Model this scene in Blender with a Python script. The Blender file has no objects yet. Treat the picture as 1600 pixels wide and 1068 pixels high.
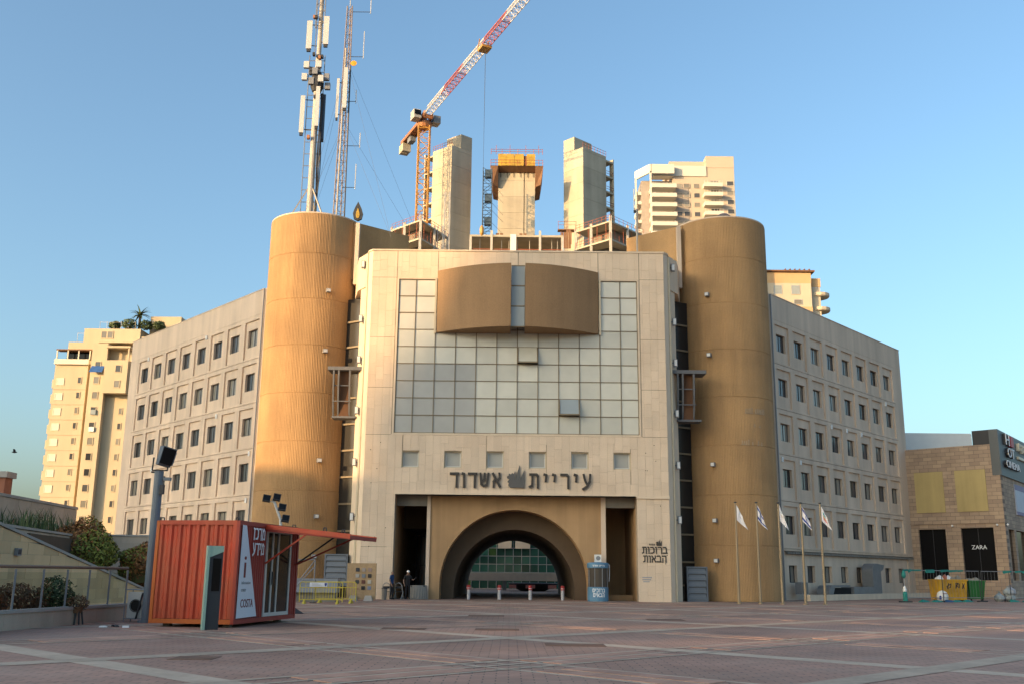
import bpy, bmesh, math, random
from mathutils import Vector, Matrix
R = math.radians
random.seed(7)
scene = bpy.context.scene
COL = scene.collection

# ------------------------------------------------------------------ camera
cam_d = bpy.data.cameras.new('camera')
cam_d.sensor_width = 36.0
cam_d.lens = 35.01
cam_d.clip_start = 0.1
cam_d.clip_end = 6000
cam = bpy.data.objects.new('camera', cam_d)
COL.objects.link(cam)
cam.location = (0, 0, 1.6)
cam.rotation_mode = 'XYZ'
_t, _r = R(13.1), R(0.6)
cam.matrix_world = Matrix.Translation((0, 0, 1.6)) @ Matrix.Rotation(R(90) + _t, 4, 'X') @ Matrix.Rotation(_r, 4, 'Z')
scene.camera = cam

# ------------------------------------------------------------------ sky, sun, exposure
SUN_AZ = R(54)      # from straight behind the camera round towards its left
SUN_EL = R(12)
to_sun = Vector((-math.sin(SUN_AZ) * math.cos(SUN_EL), -math.cos(SUN_AZ) * math.cos(SUN_EL), math.sin(SUN_EL)))
world = bpy.data.worlds.new('World')
scene.world = world
world.use_nodes = True
wn = world.node_tree.nodes
wl = world.node_tree.links
wn.clear()
w_out = wn.new('ShaderNodeOutputWorld')
w_bg = wn.new('ShaderNodeBackground')
w_sky = wn.new('ShaderNodeTexSky')
w_sky.sky_type = 'NISHITA'
w_sky.sun_disc = False
w_sky.sun_elevation = SUN_EL
w_sky.sun_rotation = math.atan2(to_sun.x, to_sun.y)
w_sky.altitude = 20
w_sky.air_density = 1.0
w_sky.dust_density = 3.9
w_sky.ozone_density = 3.8
w_bg.inputs['Strength'].default_value = 0.15
w_tint = wn.new('ShaderNodeVectorMath')       # the lens sees the whole sky a little warmer
w_tint.operation = 'MULTIPLY'
w_tint.inputs[1].default_value = (1.10, 1.03, 0.86)
wl.new(w_sky.outputs[0], w_tint.inputs[0])
wl.new(w_tint.outputs[0], w_bg.inputs[0])
wl.new(w_bg.outputs[0], w_out.inputs[0])

sun_d = bpy.data.lights.new('sun', 'SUN')
sun_d.energy = 2.45
sun_d.angle = R(0.55)
sun_d.color = (1.0, 0.64, 0.30)
sun = bpy.data.objects.new('sun', sun_d)
COL.objects.link(sun)
sun.rotation_euler = to_sun.to_track_quat('Z', 'Y').to_euler()

vs = scene.view_settings
vs.view_transform = 'Standard'
vs.look = 'None'
vs.gamma = 1.0
vs.exposure = 1.45
vs.use_curve_mapping = False
scene.render.engine = 'CYCLES'
scene.cycles.max_bounces = 6
scene.cycles.diffuse_bounces = 3
scene.cycles.glossy_bounces = 3
scene.cycles.transmission_bounces = 4
scene.cycles.transparent_max_bounces = 6
scene.cycles.use_denoising = True
scene.cycles.caustics_reflective = False
scene.cycles.caustics_refractive = False

# ------------------------------------------------------------------ helpers
def c(r, g, b):
    f = lambda v: (v / 255 / 12.92) if v <= 10 else (((v / 255) + 0.055) / 1.055) ** 2.4
    return (f(r), f(g), f(b))

MATS = {}
def mat(name, col, rough=0.75, var=0.12, scale=1.5, fine=0.08, fscale=30, bump=0.0, bscale=60, rnd=0.0,
        streak=0.0, sscale=2.0, metal=0.0, spec=0.4, stretch=None, col2=None, c2amt=0.5, c2scale=0.6):
    if name in MATS:
        return MATS[name]
    m = bpy.data.materials.new(name)
    m.use_nodes = True
    nt = m.node_tree
    N, L = nt.nodes, nt.links
    b = N['Principled BSDF']
    b.inputs['Roughness'].default_value = rough
    b.inputs['Metallic'].default_value = metal
    b.inputs['Specular IOR Level'].default_value = spec
    geo = N.new('ShaderNodeNewGeometry')
    pos = geo.outputs['Position']
    def noise(sc, det=3, vec=None):
        n = N.new('ShaderNodeTexNoise')
        n.inputs['Scale'].default_value = sc
        n.inputs['Detail'].default_value = det
        L.new(vec or pos, n.inputs['Vector'])
        return n.outputs['Fac']
    def math_(op, a, bb):
        n = N.new('ShaderNodeMath')
        n.operation = op
        for i, x in enumerate((a, bb)):
            if isinstance(x, (int, float)):
                n.inputs[i].default_value = x
            else:
                L.new(x, n.inputs[i])
        return n.outputs[0]
    val = None
    def addv(sock, amt, centre=0.5):
        nonlocal val
        t = math_('MULTIPLY', math_('SUBTRACT', sock, centre), 2 * amt)
        val = t if val is None else math_('ADD', val, t)
    if var:
        addv(noise(scale), var * 1.6)
    if fine:
        addv(noise(fscale, 2), fine * 1.6)
    if streak:
        mp = N.new('ShaderNodeMapping')
        mp.inputs['Scale'].default_value = (sscale, sscale, sscale * 0.06)
        L.new(pos, mp.inputs['Vector'])
        addv(noise(1.0, 4, mp.outputs[0]), streak * 1.6)
    if rnd:
        oi = N.new('ShaderNodeObjectInfo')
        r1 = math_('FRACT', math_('ADD', oi.outputs['Random'], geo.outputs['Random Per Island']), 0)
        addv(r1, rnd)
    base = N.new('ShaderNodeRGB')
    base.outputs[0].default_value = (*col, 1)
    src = base.outputs[0]
    if col2:
        mx = N.new('ShaderNodeMix')
        mx.data_type = 'RGBA'
        rp = N.new('ShaderNodeValToRGB')
        rp.color_ramp.elements[0].position = 0.5 - 0.12
        rp.color_ramp.elements[1].position = 0.5 + 0.16
        L.new(noise(c2scale, 5), rp.inputs[0])
        L.new(math_('MULTIPLY', rp.outputs[0], c2amt), mx.inputs[0])
        L.new(src, mx.inputs[6])
        mx.inputs[7].default_value = (*col2, 1)
        src = mx.outputs[2]
    if val is not None:
        k = math_('MAXIMUM', math_('ADD', val, 1.0), 0.15)
        vm = N.new('ShaderNodeVectorMath')
        vm.operation = 'SCALE'
        L.new(src, vm.inputs[0])
        L.new(k, vm.inputs['Scale'])
        src = vm.outputs[0]
    L.new(src, b.inputs['Base Color'])
    if bump:
        bn = N.new('ShaderNodeBump')
        bn.inputs['Strength'].default_value = bump
        bn.inputs['Distance'].default_value = 0.02
        vec = None
        if stretch:
            mp = N.new('ShaderNodeMapping')
            mp.inputs['Scale'].default_value = stretch
            L.new(pos, mp.inputs['Vector'])
            vec = mp.outputs[0]
        L.new(noise(bscale, 3, vec), bn.inputs['Height'])
        L.new(bn.outputs[0], b.inputs['Normal'])
    MATS[name] = m
    return m

class MB:
    """collects shapes, builds them as ONE mesh object"""
    def __init__(s):
        s.v, s.f, s.mi, s.cur = [], [], [], 0
    def add(s, vs, fs):
        o = len(s.v)
        s.v += [tuple(p) for p in vs]
        s.f += [tuple(o + i for i in f) for f in fs]
        s.mi += [s.cur] * len(fs)
        return s
    def hexa(s, p):
        return s.add(p, [(0, 3, 2, 1), (4, 5, 6, 7), (0, 1, 5, 4), (1, 2, 6, 5), (2, 3, 7, 6), (3, 0, 4, 7)])
    def box(s, x0, x1, y0, y1, z0, z1):
        return s.hexa([(x0, y0, z0), (x1, y0, z0), (x1, y1, z0), (x0, y1, z0), (x0, y0, z1), (x1, y0, z1), (x1, y1, z1), (x0, y1, z1)])
    def prism(s, poly, z0, z1):
        n = len(poly)
        vs = [(x, y, z0) for x, y in poly] + [(x, y, z1) for x, y in poly]
        return s.add(vs, [tuple(range(n - 1, -1, -1)), tuple(range(n, 2 * n))] + [(i, (i + 1) % n, n + (i + 1) % n, n + i) for i in range(n)])
    def extr(s, pts, vec):
        n = len(pts)
        q = [Vector(p) for p in pts]
        w = Vector(vec)
        vs = q + [p + w for p in q]
        return s.add(vs, [tuple(range(n - 1, -1, -1)), tuple(range(n, 2 * n))] + [(i, (i + 1) % n, n + (i + 1) % n, n + i) for i in range(n)])
    def tube(s, p0, p1, r, n=6, r1=None):
        p0, p1 = Vector(p0), Vector(p1)
        d = p1 - p0
        if d.length < 1e-6:
            return s
        q = d.to_track_quat('Z', 'Y')
        r1 = r if r1 is None else r1
        vs = []
        for P, rr in ((p0, r), (p1, r1)):
            for i in range(n):
                a = 2 * math.pi * i / n
                vs.append(P + q @ Vector((rr * math.cos(a), rr * math.sin(a), 0)))
        return s.add(vs, [tuple(range(n - 1, -1, -1)), tuple(range(n, 2 * n))] + [(i, (i + 1) % n, n + (i + 1) % n, n + i) for i in range(n)])
    def path(s, pts, r, n=6):
        for a, b in zip(pts, pts[1:]):
            s.tube(a, b, r, n)
        return s
    def bar(s, p0, p1, w, h):
        """rectangular bar from p0 to p1, w across (horizontal), h up"""
        p0, p1 = Vector(p0), Vector(p1)
        d = (p1 - p0).normalized()
        side = d.cross(Vector((0, 0, 1)))
        if side.length < 1e-4:
            side = Vector((1, 0, 0))
        side.normalize()
        up = side.cross(d).normalized()
        a, b = side * w / 2, up * h / 2
        return s.hexa([p0 - a - b, p0 + a - b, p1 + a - b, p1 - a - b, p0 - a + b, p0 + a + b, p1 + a + b, p1 - a + b])
    def lathe(s, prof, n=16, cx=0, cy=0, caps=True):
        vs, fs = [], []
        for r_, z in prof:
            for i in range(n):
                a = 2 * math.pi * i / n
                vs.append((cx + r_ * math.cos(a), cy + r_ * math.sin(a), z))
        for k in range(len(prof) - 1):
            for i in range(n):
                j = (i + 1) % n
                fs.append((k * n + i, k * n + j, (k + 1) * n + j, (k + 1) * n + i))
        if caps:
            fs.append(tuple(range(n - 1, -1, -1)))
            fs.append(tuple((len(prof) - 1) * n + i for i in range(n)))
        return s.add(vs, fs)
    def holes(s, x0, x1, z0, z1, hs, y0, y1):
        xs = sorted({x0, x1} | {min(max(v, x0), x1) for h in hs for v in h[:2]})
        zs = sorted({z0, z1} | {min(max(v, z0), z1) for h in hs for v in h[2:]})
        for a, b in zip(zs, zs[1:]):
            run = None
            for p, q in zip(xs, xs[1:]):
                mx, mz = (p + q) / 2, (a + b) / 2
                solid = not any(h[0] < mx < h[1] and h[2] < mz < h[3] for h in hs)
                if solid:
                    run = (run[0], q) if run else (p, q)
                if (not solid or q == xs[-1]) and run:
                    s.box(run[0], run[1], y0, y1, a, b)
                    run = None
        return s
    def mesh(s, name, mats=None, smooth=False):
        me = bpy.data.meshes.new(name)
        me.from_pydata(s.v, [], s.f)
        ms = mats if isinstance(mats, (list, tuple)) else ([mats] if mats else [])
        for m in ms:
            me.materials.append(m)
        if len(ms) > 1:
            me.polygons.foreach_set('material_index', s.mi)
        if smooth:
            me.polygons.foreach_set('use_smooth', [True] * len(me.polygons))
        me.update()
        return me
    def build(s, name, mats, parent=None, loc=None, rz=None, smooth=False):
        return ob(name, s.mesh(name, mats, smooth), parent, loc, rz)

def ob(name, me, parent=None, loc=None, rz=None, scale=None):
    o = bpy.data.objects.new(name, me)
    COL.objects.link(o)
    if parent:
        o.parent = parent
    if loc:
        o.location = loc
    if rz:
        o.rotation_euler = (0, 0, rz)
    if scale:
        o.scale = scale
    return o

def tag(o, label, cat, group=None):
    o['label'] = label
    o['category'] = cat
    o['kind'] = 'thing'
    if group:
        o['group'] = group
    return o

def thing(name, label, cat, loc=(0, 0, 0), rz=0, group=None):
    o = bpy.data.objects.new(name, None)
    o.empty_display_size = 0.3
    COL.objects.link(o)
    o.location = loc
    o.rotation_euler = (0, 0, rz)
    return tag(o, label, cat, group)

def struct(o):
    o['kind'] = 'structure'
    return o

def stuff(o):
    o['kind'] = 'stuff'
    return o

_text_cache = {}
def text_mb(body, w, h, depth, rtl=False, bold=0.0, space=1.0):
    """lettering w by h metres standing in the XZ plane, facing -Y, centred on x, base at z = 0"""
    key = (body, bold, space)
    if key not in _text_cache:
        cu = bpy.data.curves.new('text', 'FONT')
        cu.body = '\n'.join(line[::-1] for line in body.split('\n')) if rtl else body
        cu.align_x = 'CENTER'
        cu.resolution_u = 3
        cu.offset = bold
        cu.space_character = space
        cu.space_line = 0.95
        o = bpy.data.objects.new('text', cu)
        COL.objects.link(o)
        dg = bpy.context.evaluated_depsgraph_get()
        me = bpy.data.meshes.new_from_object(o.evaluated_get(dg))
        _text_cache[key] = ([tuple(v.co) for v in me.vertices], [tuple(p.vertices) for p in me.polygons])
        bpy.data.objects.remove(o)
        bpy.data.curves.remove(cu)
        bpy.data.meshes.remove(me)
    vs, fs = _text_cache[key]
    x0, x1 = min(v[0] for v in vs), max(v[0] for v in vs)
    y0, y1 = min(v[1] for v in vs), max(v[1] for v in vs)
    sx, sz = w / (x1 - x0), h / (y1 - y0)
    pts = [((v[0] - (x0 + x1) / 2) * sx, -depth, (v[1] - y0) * sz) for v in vs]
    mb = MB()
    n = len(pts)
    ed = {}
    for f in fs:
        for a, b in zip(f, f[1:] + f[:1]):
            ed[(a, b)] = True
    side = [(b, a, a + n, b + n) for (a, b) in ed if (b, a) not in ed]
    mb.add(pts + [(p[0], 0, p[2]) for p in pts], list(fs) + side)
    return mb
# Hebrew letters drawn as pen strokes: width, list of polylines in a unit-high box
HEB = {
 'ר': (0.78, [[(0.02, .92), (0.56, .92), (0.70, .78), (0.70, 0)]]),
 'ד': (0.82, [[(0, .92), (0.82, .92)], [(0.66, .90), (0.64, 0)]]),
 'ו': (0.36, [[(0.05, .93), (0.24, .90), (0.26, 0)]]),
 'י': (0.36, [[(0.05, .93), (0.26, .88), (0.20, .46)]]),
 'ת': (0.92, [[(0.08, .92), (0.70, .92), (0.82, .80), (0.82, 0)], [(0.32, .88), (0.28, .14), (0.05, .06)]]),
 'ש': (0.95, [[(0.06, .95), (0.16, .22), (0.40, .08), (0.74, .16), (0.88, .95)], [(0.50, .95), (0.46, .52), (0.20, .34)]]),
 'א': (0.85, [[(0.06, .95), (0.80, .04)], [(0.72, .97), (0.74, .64), (0.50, .44)], [(0.14, .02), (0.14, .38), (0.34, .58)]]),
 'ע': (0.80, [[(0.10, .95), (0.24, .55), (0.46, .22)], [(0.72, .95), (0.68, .46), (0.44, .14), (0.04, -.06)]]),
 'ב': (0.85, [[(0.05, .92), (0.54, .92), (0.68, .78), (0.68, .16)], [(0, .08), (0.85, .08)]]),
 'כ': (0.78, [[(0.06, .92), (0.50, .92), (0.70, .74), (0.70, .28), (0.50, .08), (0.06, .08)]]),
 'ה': (0.82, [[(0.02, .92), (0.74, .92), (0.74, 0)], [(0.16, .58), (0.14, 0)]]),
 'מ': (0.92, [[(0.06, .95), (0.26, .62), (0.10, 0)], [(0.26, .70), (0.52, .92), (0.82, .74), (0.82, .08), (0.46, .08)]]),
 'ם': (0.82, [[(0.08, .92), (0.72, .92), (0.72, .08), (0.14, .08), (0.10, .84)]]),
 'ז': (0.50, [[(0.04, .94), (0.46, .90)], [(0.26, .88), (0.24, 0)]]),
 ' ': (0.50, [])}
def heb_mb(body, w, h, depth, pen=0.16, gap=0.22):
    """Hebrew lettering, read from right to left, w by h metres, standing in XZ and facing -Y"""
    lines = body.split('\n')
    mb = MB()
    lw = [sum(HEB[ch][0] for ch in ln) + gap * (len(ln) - 1) for ln in lines]
    sx = w / max(lw)
    lh = h / (len(lines) + 0.28 * (len(lines) - 1))
    k = 0
    for li, ln in enumerate(lines):
        zb = h - lh * (li + 1) - 0.28 * lh * li
        x = w / 2 - (w - lw[li] * sx) / 2
        for ch in ln:
            cw, strokes = HEB[ch]
            x -= cw * sx
            for pl in strokes:
                P = [Vector((x + a * sx, 0, zb + b_ * lh)) for a, b_ in pl]
                t_ = pen * lh
                for i, (p, q) in enumerate(zip(P, P[1:])):
                    d = (q - p).normalized()
                    n = Vector((-d.z, 0, d.x)) * t_ * (0.5 if abs(d.x) > abs(d.z) * 0.5 else 0.42)
                    p2, q2 = p - d * t_ * 0.32, q + d * t_ * 0.32
                    k += 1
                    off = Vector((0, -depth - 0.0008 * (k % 7), 0))
                    mb.extr([p2 - n, q2 - n, q2 + n, p2 + n], off)
            x -= gap * sx
    return mb
for _t in ('ZARA', 'H', 'OT', 'CINEMA', 'COSTA', 'i', 'information', 'center'):
    text_mb(_t, 1, 1, 0.01, False, 0.0)

# ------------------------------------------------------------------ materials
STONE = mat('cream_stone', (0.70, 0.55, 0.40), 0.7, var=0.10, scale=0.5, fine=0.06, fscale=14, rnd=0.045, bump=0.15, bscale=40, streak=0.06, col2=(0.66, 0.49, 0.34), c2amt=0.5, c2scale=0.45)
STONE_P = mat('plain_stone', (0.69, 0.55, 0.40), 0.7, var=0.09, scale=0.8, fine=0.05, streak=0.08, bump=0.1)
JOINT = mat('stone_joint', (0.42, 0.33, 0.24), 0.9)
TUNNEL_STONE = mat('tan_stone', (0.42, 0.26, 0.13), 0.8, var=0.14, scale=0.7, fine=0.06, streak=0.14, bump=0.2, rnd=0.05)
DARK_STONE = mat('dark_brown_concrete', (0.11, 0.077, 0.05), 0.9, var=0.2, scale=0.8)  # dark brown for the tunnel and the passage ceiling
RIB = mat('ribbed_brown_concrete', (0.425, 0.255, 0.115), 0.9, var=0.14, scale=0.35, fine=0.14, fscale=16, bump=0.7, bscale=40, streak=0.16, sscale=1.2, rnd=0.015, col2=(0.31, 0.185, 0.088), c2amt=0.55, c2scale=0.4)
BROWN = mat('brown_canopy_concrete', (0.30, 0.18, 0.09), 0.85, var=0.10, scale=0.5, fine=0.10, fscale=12, bump=0.5, bscale=20, stretch=(1, 1, 0.12), streak=0.10)
PRECAST = mat('precast_concrete', (0.64, 0.50, 0.375), 0.85, var=0.10, scale=0.35, fine=0.09, fscale=20, streak=0.20, sscale=1.0, bump=0.3, bscale=50, rnd=0.05)
CONC = mat('pale_concrete', (0.46, 0.40, 0.30), 0.85, var=0.14, scale=0.25, fine=0.06, fscale=6, streak=0.16, sscale=0.6, bump=0.2, bscale=8, rnd=0.06)
CONC_D = mat('grey_concrete', (0.22, 0.20, 0.17), 0.9, var=0.15, scale=0.5, streak=0.1)
DARKVOID = mat('dark_interior', (0.012, 0.011, 0.010), 0.9, var=0, fine=0)
METAL_G = mat('grey_painted_steel', (0.22, 0.225, 0.235), 0.5, var=0.08, spec=0.5)
METAL_D = mat('dark_steel', (0.035, 0.036, 0.04), 0.55, var=0.08)
BRONZE = mat('bronze_frame', (0.20, 0.15, 0.09), 0.5, var=0.08)
ALU = mat('aluminium_frame', (0.55, 0.54, 0.52), 0.4, var=0.05, metal=0.3)
WHITE = mat('white_paint', (0.72, 0.71, 0.68), 0.5, var=0.05)
PIPE_C = mat('cream_downpipe', (0.55, 0.46, 0.32), 0.5, var=0.06)

def glassy(name, col, rough, rnd=0.1, spec=0.5, blind=None, blind_p=0.3, wob=0.0):
    m = bpy.data.materials.new(name)
    m.use_nodes = True
    N, L = m.node_tree.nodes, m.node_tree.links
    b = N['Principled BSDF']
    b.inputs['Roughness'].default_value = rough
    b.inputs['Specular IOR Level'].default_value = spec
    oi = N.new('ShaderNodeObjectInfo')
    geo = N.new('ShaderNodeNewGeometry')
    fr = N.new('ShaderNodeMath'); fr.operation = 'ADD'
    L.new(oi.outputs['Random'], fr.inputs[0]); L.new(geo.outputs['Random Per Island'], fr.inputs[1])
    f2 = N.new('ShaderNodeMath'); f2.operation = 'FRACT'
    L.new(fr.outputs[0], f2.inputs[0])
    mr = N.new('ShaderNodeMapRange')
    mr.inputs[3].default_value = 1 - rnd
    mr.inputs[4].default_value = 1 + rnd
    L.new(f2.outputs[0], mr.inputs[0])
    ns = N.new('ShaderNodeTexNoise'); ns.inputs['Scale'].default_value = 0.9
    L.new(geo.outputs['Position'], ns.inputs['Vector'])
    mr2 = N.new('ShaderNodeMapRange')
    mr2.inputs[3].default_value = 0.88; mr2.inputs[4].default_value = 1.12
    L.new(ns.outputs['Fac'], mr2.inputs[0])
    mu = N.new('ShaderNodeMath'); mu.operation = 'MULTIPLY'
    L.new(mr.outputs[0], mu.inputs[0]); L.new(mr2.outputs[0], mu.inputs[1])
    vm = N.new('ShaderNodeVectorMath'); vm.operation = 'SCALE'
    L.new(mu.outputs[0], vm.inputs['Scale'])
    rgb = N.new('ShaderNodeRGB'); rgb.outputs[0].default_value = (*col, 1)
    src = rgb.outputs[0]
    if blind:
        mx = N.new('ShaderNodeMix'); mx.data_type = 'RGBA'
        gt = N.new('ShaderNodeMath'); gt.operation = 'GREATER_THAN'; gt.inputs[1].default_value = 1 - blind_p
        L.new(oi.outputs['Random'], gt.inputs[0])
        L.new(gt.outputs[0], mx.inputs[0]); L.new(src, mx.inputs[6]); mx.inputs[7].default_value = (*blind, 1)
        src = mx.outputs[2]
    L.new(src, vm.inputs[0])
    L.new(vm.outputs[0], b.inputs['Base Color'])
    if wob:
        bn = N.new('ShaderNodeBump'); bn.inputs['Strength'].default_value = wob; bn.inputs['Distance'].default_value = 0.05
        n2 = N.new('ShaderNodeTexNoise'); n2.inputs['Scale'].default_value = 0.7
        L.new(geo.outputs['Position'], n2.inputs['Vector'])
        L.new(n2.outputs['Fac'], bn.inputs['Height']); L.new(bn.outputs[0], b.inputs['Normal'])
    MATS[name] = m
    return m
WIN = glassy('office_window_glass', (0.055, 0.056, 0.058), 0.12, 0.4, 0.5, blind=(0.26, 0.24, 0.20), blind_p=0.5)
SLOTGL = glassy('slot_glass', (0.028, 0.026, 0.024), 0.2, 0.2, 0.3)
MILK = glassy('milky_glass', (0.58, 0.55, 0.46), 0.14, 0.11, 0.5, wob=0.12)
MILK_G = glassy('grey_glass', (0.38, 0.37, 0.34), 0.16, 0.05, 0.45, wob=0.06)
STRIPGL = glassy('pale_blue_glass', (0.30, 0.33, 0.33), 0.15, 0.05)
GREENGL = glassy('green_glass', (0.025, 0.085, 0.065), 0.08, 0.45, 0.6, blind=(0.05, 0.10, 0.03), blind_p=0.12, wob=0.2)
BLACKGL = glassy('black_shop_glass', (0.006, 0.006, 0.007), 0.12, 0.2, 0.22)
# ================================================================== the setting: ground
gm = bpy.data.materials.new('brick_paving')
gm.use_nodes = True
N, L = gm.node_tree.nodes, gm.node_tree.links
b = N['Principled BSDF']
b.inputs['Roughness'].default_value = 0.72
b.inputs['Specular IOR Level'].default_value = 0.2
geo = N.new('ShaderNodeNewGeometry')
mp = N.new('ShaderNodeMapping'); mp.inputs['Rotation'].default_value = (0, 0, R(0))
L.new(geo.outputs['Position'], mp.inputs[0])
br = N.new('ShaderNodeTexBrick')
br.inputs['Scale'].default_value = 1.0
br.inputs['Brick Width'].default_value = 0.40
br.inputs['Row Height'].default_value = 0.20
br.inputs['Mortar Size'].default_value = 0.012
br.inputs['Color1'].default_value = (0.40, 0.235, 0.175, 1)
br.inputs['Color2'].default_value = (0.335, 0.21, 0.16, 1)
br.inputs['Mortar'].default_value = (0.16, 0.115, 0.09, 1)
L.new(mp.outputs[0], br.inputs[0])
n1 = N.new('ShaderNodeTexNoise'); n1.inputs['Scale'].default_value = 0.22; n1.inputs['Detail'].default_value = 6
L.new(geo.outputs['Position'], n1.inputs['Vector'])
n3 = N.new('ShaderNodeTexNoise'); n3.inputs['Scale'].default_value = 2.5; n3.inputs['Detail'].default_value = 4
L.new(geo.outputs['Position'], n3.inputs['Vector'])
mr = N.new('ShaderNodeMapRange'); mr.inputs[1].default_value = 0.3; mr.inputs[2].default_value = 0.7; mr.inputs[3].default_value = 0.75; mr.inputs[4].default_value = 1.25
L.new(n1.outputs['Fac'], mr.inputs[0])
mr3 = N.new('ShaderNodeMapRange'); mr3.inputs[3].default_value = 0.8; mr3.inputs[4].default_value = 1.2
L.new(n3.outputs['Fac'], mr3.inputs[0])
mm = N.new('ShaderNodeMath'); mm.operation = 'MULTIPLY'
L.new(mr.outputs[0], mm.inputs[0]); L.new(mr3.outputs[0], mm.inputs[1])
vm = N.new('ShaderNodeVectorMath'); vm.operation = 'SCALE'
L.new(br.outputs['Color'], vm.inputs[0]); L.new(mm.outputs[0], vm.inputs['Scale'])
mx = N.new('ShaderNodeMix'); mx.data_type = 'RGBA'
n4 = N.new('ShaderNodeTexNoise'); n4.inputs['Scale'].default_value = 0.5; n4.inputs['Detail'].default_value = 8
L.new(geo.outputs['Position'], n4.inputs['Vector'])
r4 = N.new('ShaderNodeMapRange'); r4.inputs[1].default_value = 0.5; r4.inputs[2].default_value = 0.75; r4.inputs[3].default_value = 0; r4.inputs[4].default_value = 0.5
L.new(n4.outputs['Fac'], r4.inputs[0])
L.new(r4.outputs[0], mx.inputs[0]); L.new(vm.outputs[0], mx.inputs[6]); mx.inputs[7].default_value = (0.36, 0.275, 0.215, 1)
L.new(mx.outputs[2], b.inputs['Base Color'])
bp = N.new('ShaderNodeBump'); bp.inputs['Strength'].default_value = 0.4; bp.inputs['Distance'].default_value = 0.01
L.new(br.outputs['Fac'], bp.inputs['Height']); bp.invert = True
L.new(bp.outputs[0], b.inputs['Normal'])
PAVING = gm
BAND = mat('pale_paving_band', (0.43, 0.335, 0.25), 0.8, var=0.26, scale=0.8, fine=0.14, fscale=7, rnd=0.12)
PAVER = mat('red_paver', (0.40, 0.23, 0.165), 0.75, var=0.15, scale=0.7, fine=0.10, fscale=12, rnd=0.16)
FARG = mat('far_ground', (0.16, 0.14, 0.12), 0.9, var=0.2, scale=0.02)
IRON = mat('iron_cover', (0.19, 0.12, 0.09), 0.95, var=0.3, scale=3, spec=0.1)

ground = struct(MB().add([(-3000, -2000, -0.06), (3000, -2000, -0.06), (3000, 4000, -0.06), (-3000, 4000, -0.06)], [(0, 1, 2, 3)]).build('ground', FARG))
plaza = struct(MB().add([(-60, -60, 0), (70, -60, 0), (70, 125, 0), (-60, 125, 0)], [(0, 1, 2, 3)]).build('plaza', PAVING))
# diagonal bands: u = y + x, v = y - x;  lines every 7.75 m, solid bands and double bands in turn
S2 = math.sqrt(0.5)
def uv(u, v):
    return ((u - v) / 2, (u + v) / 2)
solid, dbl = MB(), MB()
pav = []
def strip(mbx, axis, k0, k1, a0, a1, z):
    if axis == 'u':
        p = [uv(k0, a0), uv(k1, a0), uv(k1, a1), uv(k0, a1)]
    else:
        p = [uv(a0, k0), uv(a1, k0), uv(a1, k1), uv(a0, k1)]
    if axis == 'u':
        p = p[::-1]
    mbx.add([(x, y, z) for x, y in p], [(3, 2, 1, 0)] if axis == 'v' else [(0, 1, 2, 3)])
LN = [3.4 + 7.75 * i for i in range(-6, 12)]
for ax in 'uv':
    for i, k in enumerate(LN):
        issolid = (i % 2 == (1 if ax == 'u' else 1))
        z = 0.004 if ax == 'u' else 0.008
        if issolid:
            strip(solid, ax, k - 0.45, k + 0.45, -48, 98, z)
        else:
            strip(dbl, ax, k - 1.0, k - 0.78, -48, 98, z)
            strip(dbl, ax, k + 0.78, k + 1.0, -48, 98, z)
            strip(dbl, ax, k - 0.09, k + 0.09, -48, 98, z)
            a = -44.0
            while a < 95:
                for o in (-0.435, 0.435):
                    cu, cv = (k + o, a + 0.36) if ax == 'u' else (a + 0.36, k + o)
                    x, y = uv(cu, cv)
                    if 12 < y < 62 and abs(x) < 0.56 * y + 1:
                        # skip where another band crosses
                        oth = cv if ax == 'u' else cu
                        if min(abs(oth - q) for q in LN) > 1.4:
                            pav.append((y, x, ax))
                a += 0.72
solid.build('paving_band', BAND, plaza)
dbl.build('paving_edge_band', BAND, plaza)
pav.sort()
_w, _h = 0.655 / math.sqrt(2) / 2, 0.70 / math.sqrt(2) / 2
pm = MB()
pm.box(-_h, _h, -_w, _w, 0.0, 0.012)
pme = pm.mesh('paver', PAVER)
for y, x, ax in pav[:300]:
    o = ob('paver', pme, plaza, (x, y, 0.0006), R(-45) if ax == 'u' else R(45))
rest = MB()
for y, x, ax in pav[300:]:
    a = R(-45) if ax == 'u' else R(45)
    ca, sa = math.cos(a), math.sin(a)
    pts = [(x + px * ca - py * sa, y + px * sa + py * ca) for px, py in ((-_h, -_w), (_h, -_w), (_h, _w), (-_h, _w))]
    rest.prism(pts, 0.0006, 0.012)
stuff(rest.build('far_pavers', PAVER, plaza))
for x, y, w_, d_ in ((-3.1, 30.5, 1.3, 1.0), (-0.35, 30.6, 1.3, 1.0), (1.55, 24.3, 1.4, 0.9), (-5.9, 19.6, 0.8, 0.8), (5.8, 38.5, 1.4, 1.2), (-0.9, 40.5, 1.4, 1.2)):
    m_ = MB(); m_.box(-w_ / 2, w_ / 2, -d_ / 2, d_ / 2, 0.0, 0.005)
    m_.box(-w_ / 2 + 0.1, w_ / 2 - 0.1, -d_ / 2 + 0.1, d_ / 2 - 0.1, 0.005, 0.008)
    m_.build('manhole_cover', IRON, plaza, (x, y, 0.004), R(0))

# ================================================================== city hall
OX, OY = 0.36, 64.0
hall = thing('city_hall', 'large cream and brown concrete city hall with two round towers and arched gateway', 'building', (OX, OY, 0))
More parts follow.
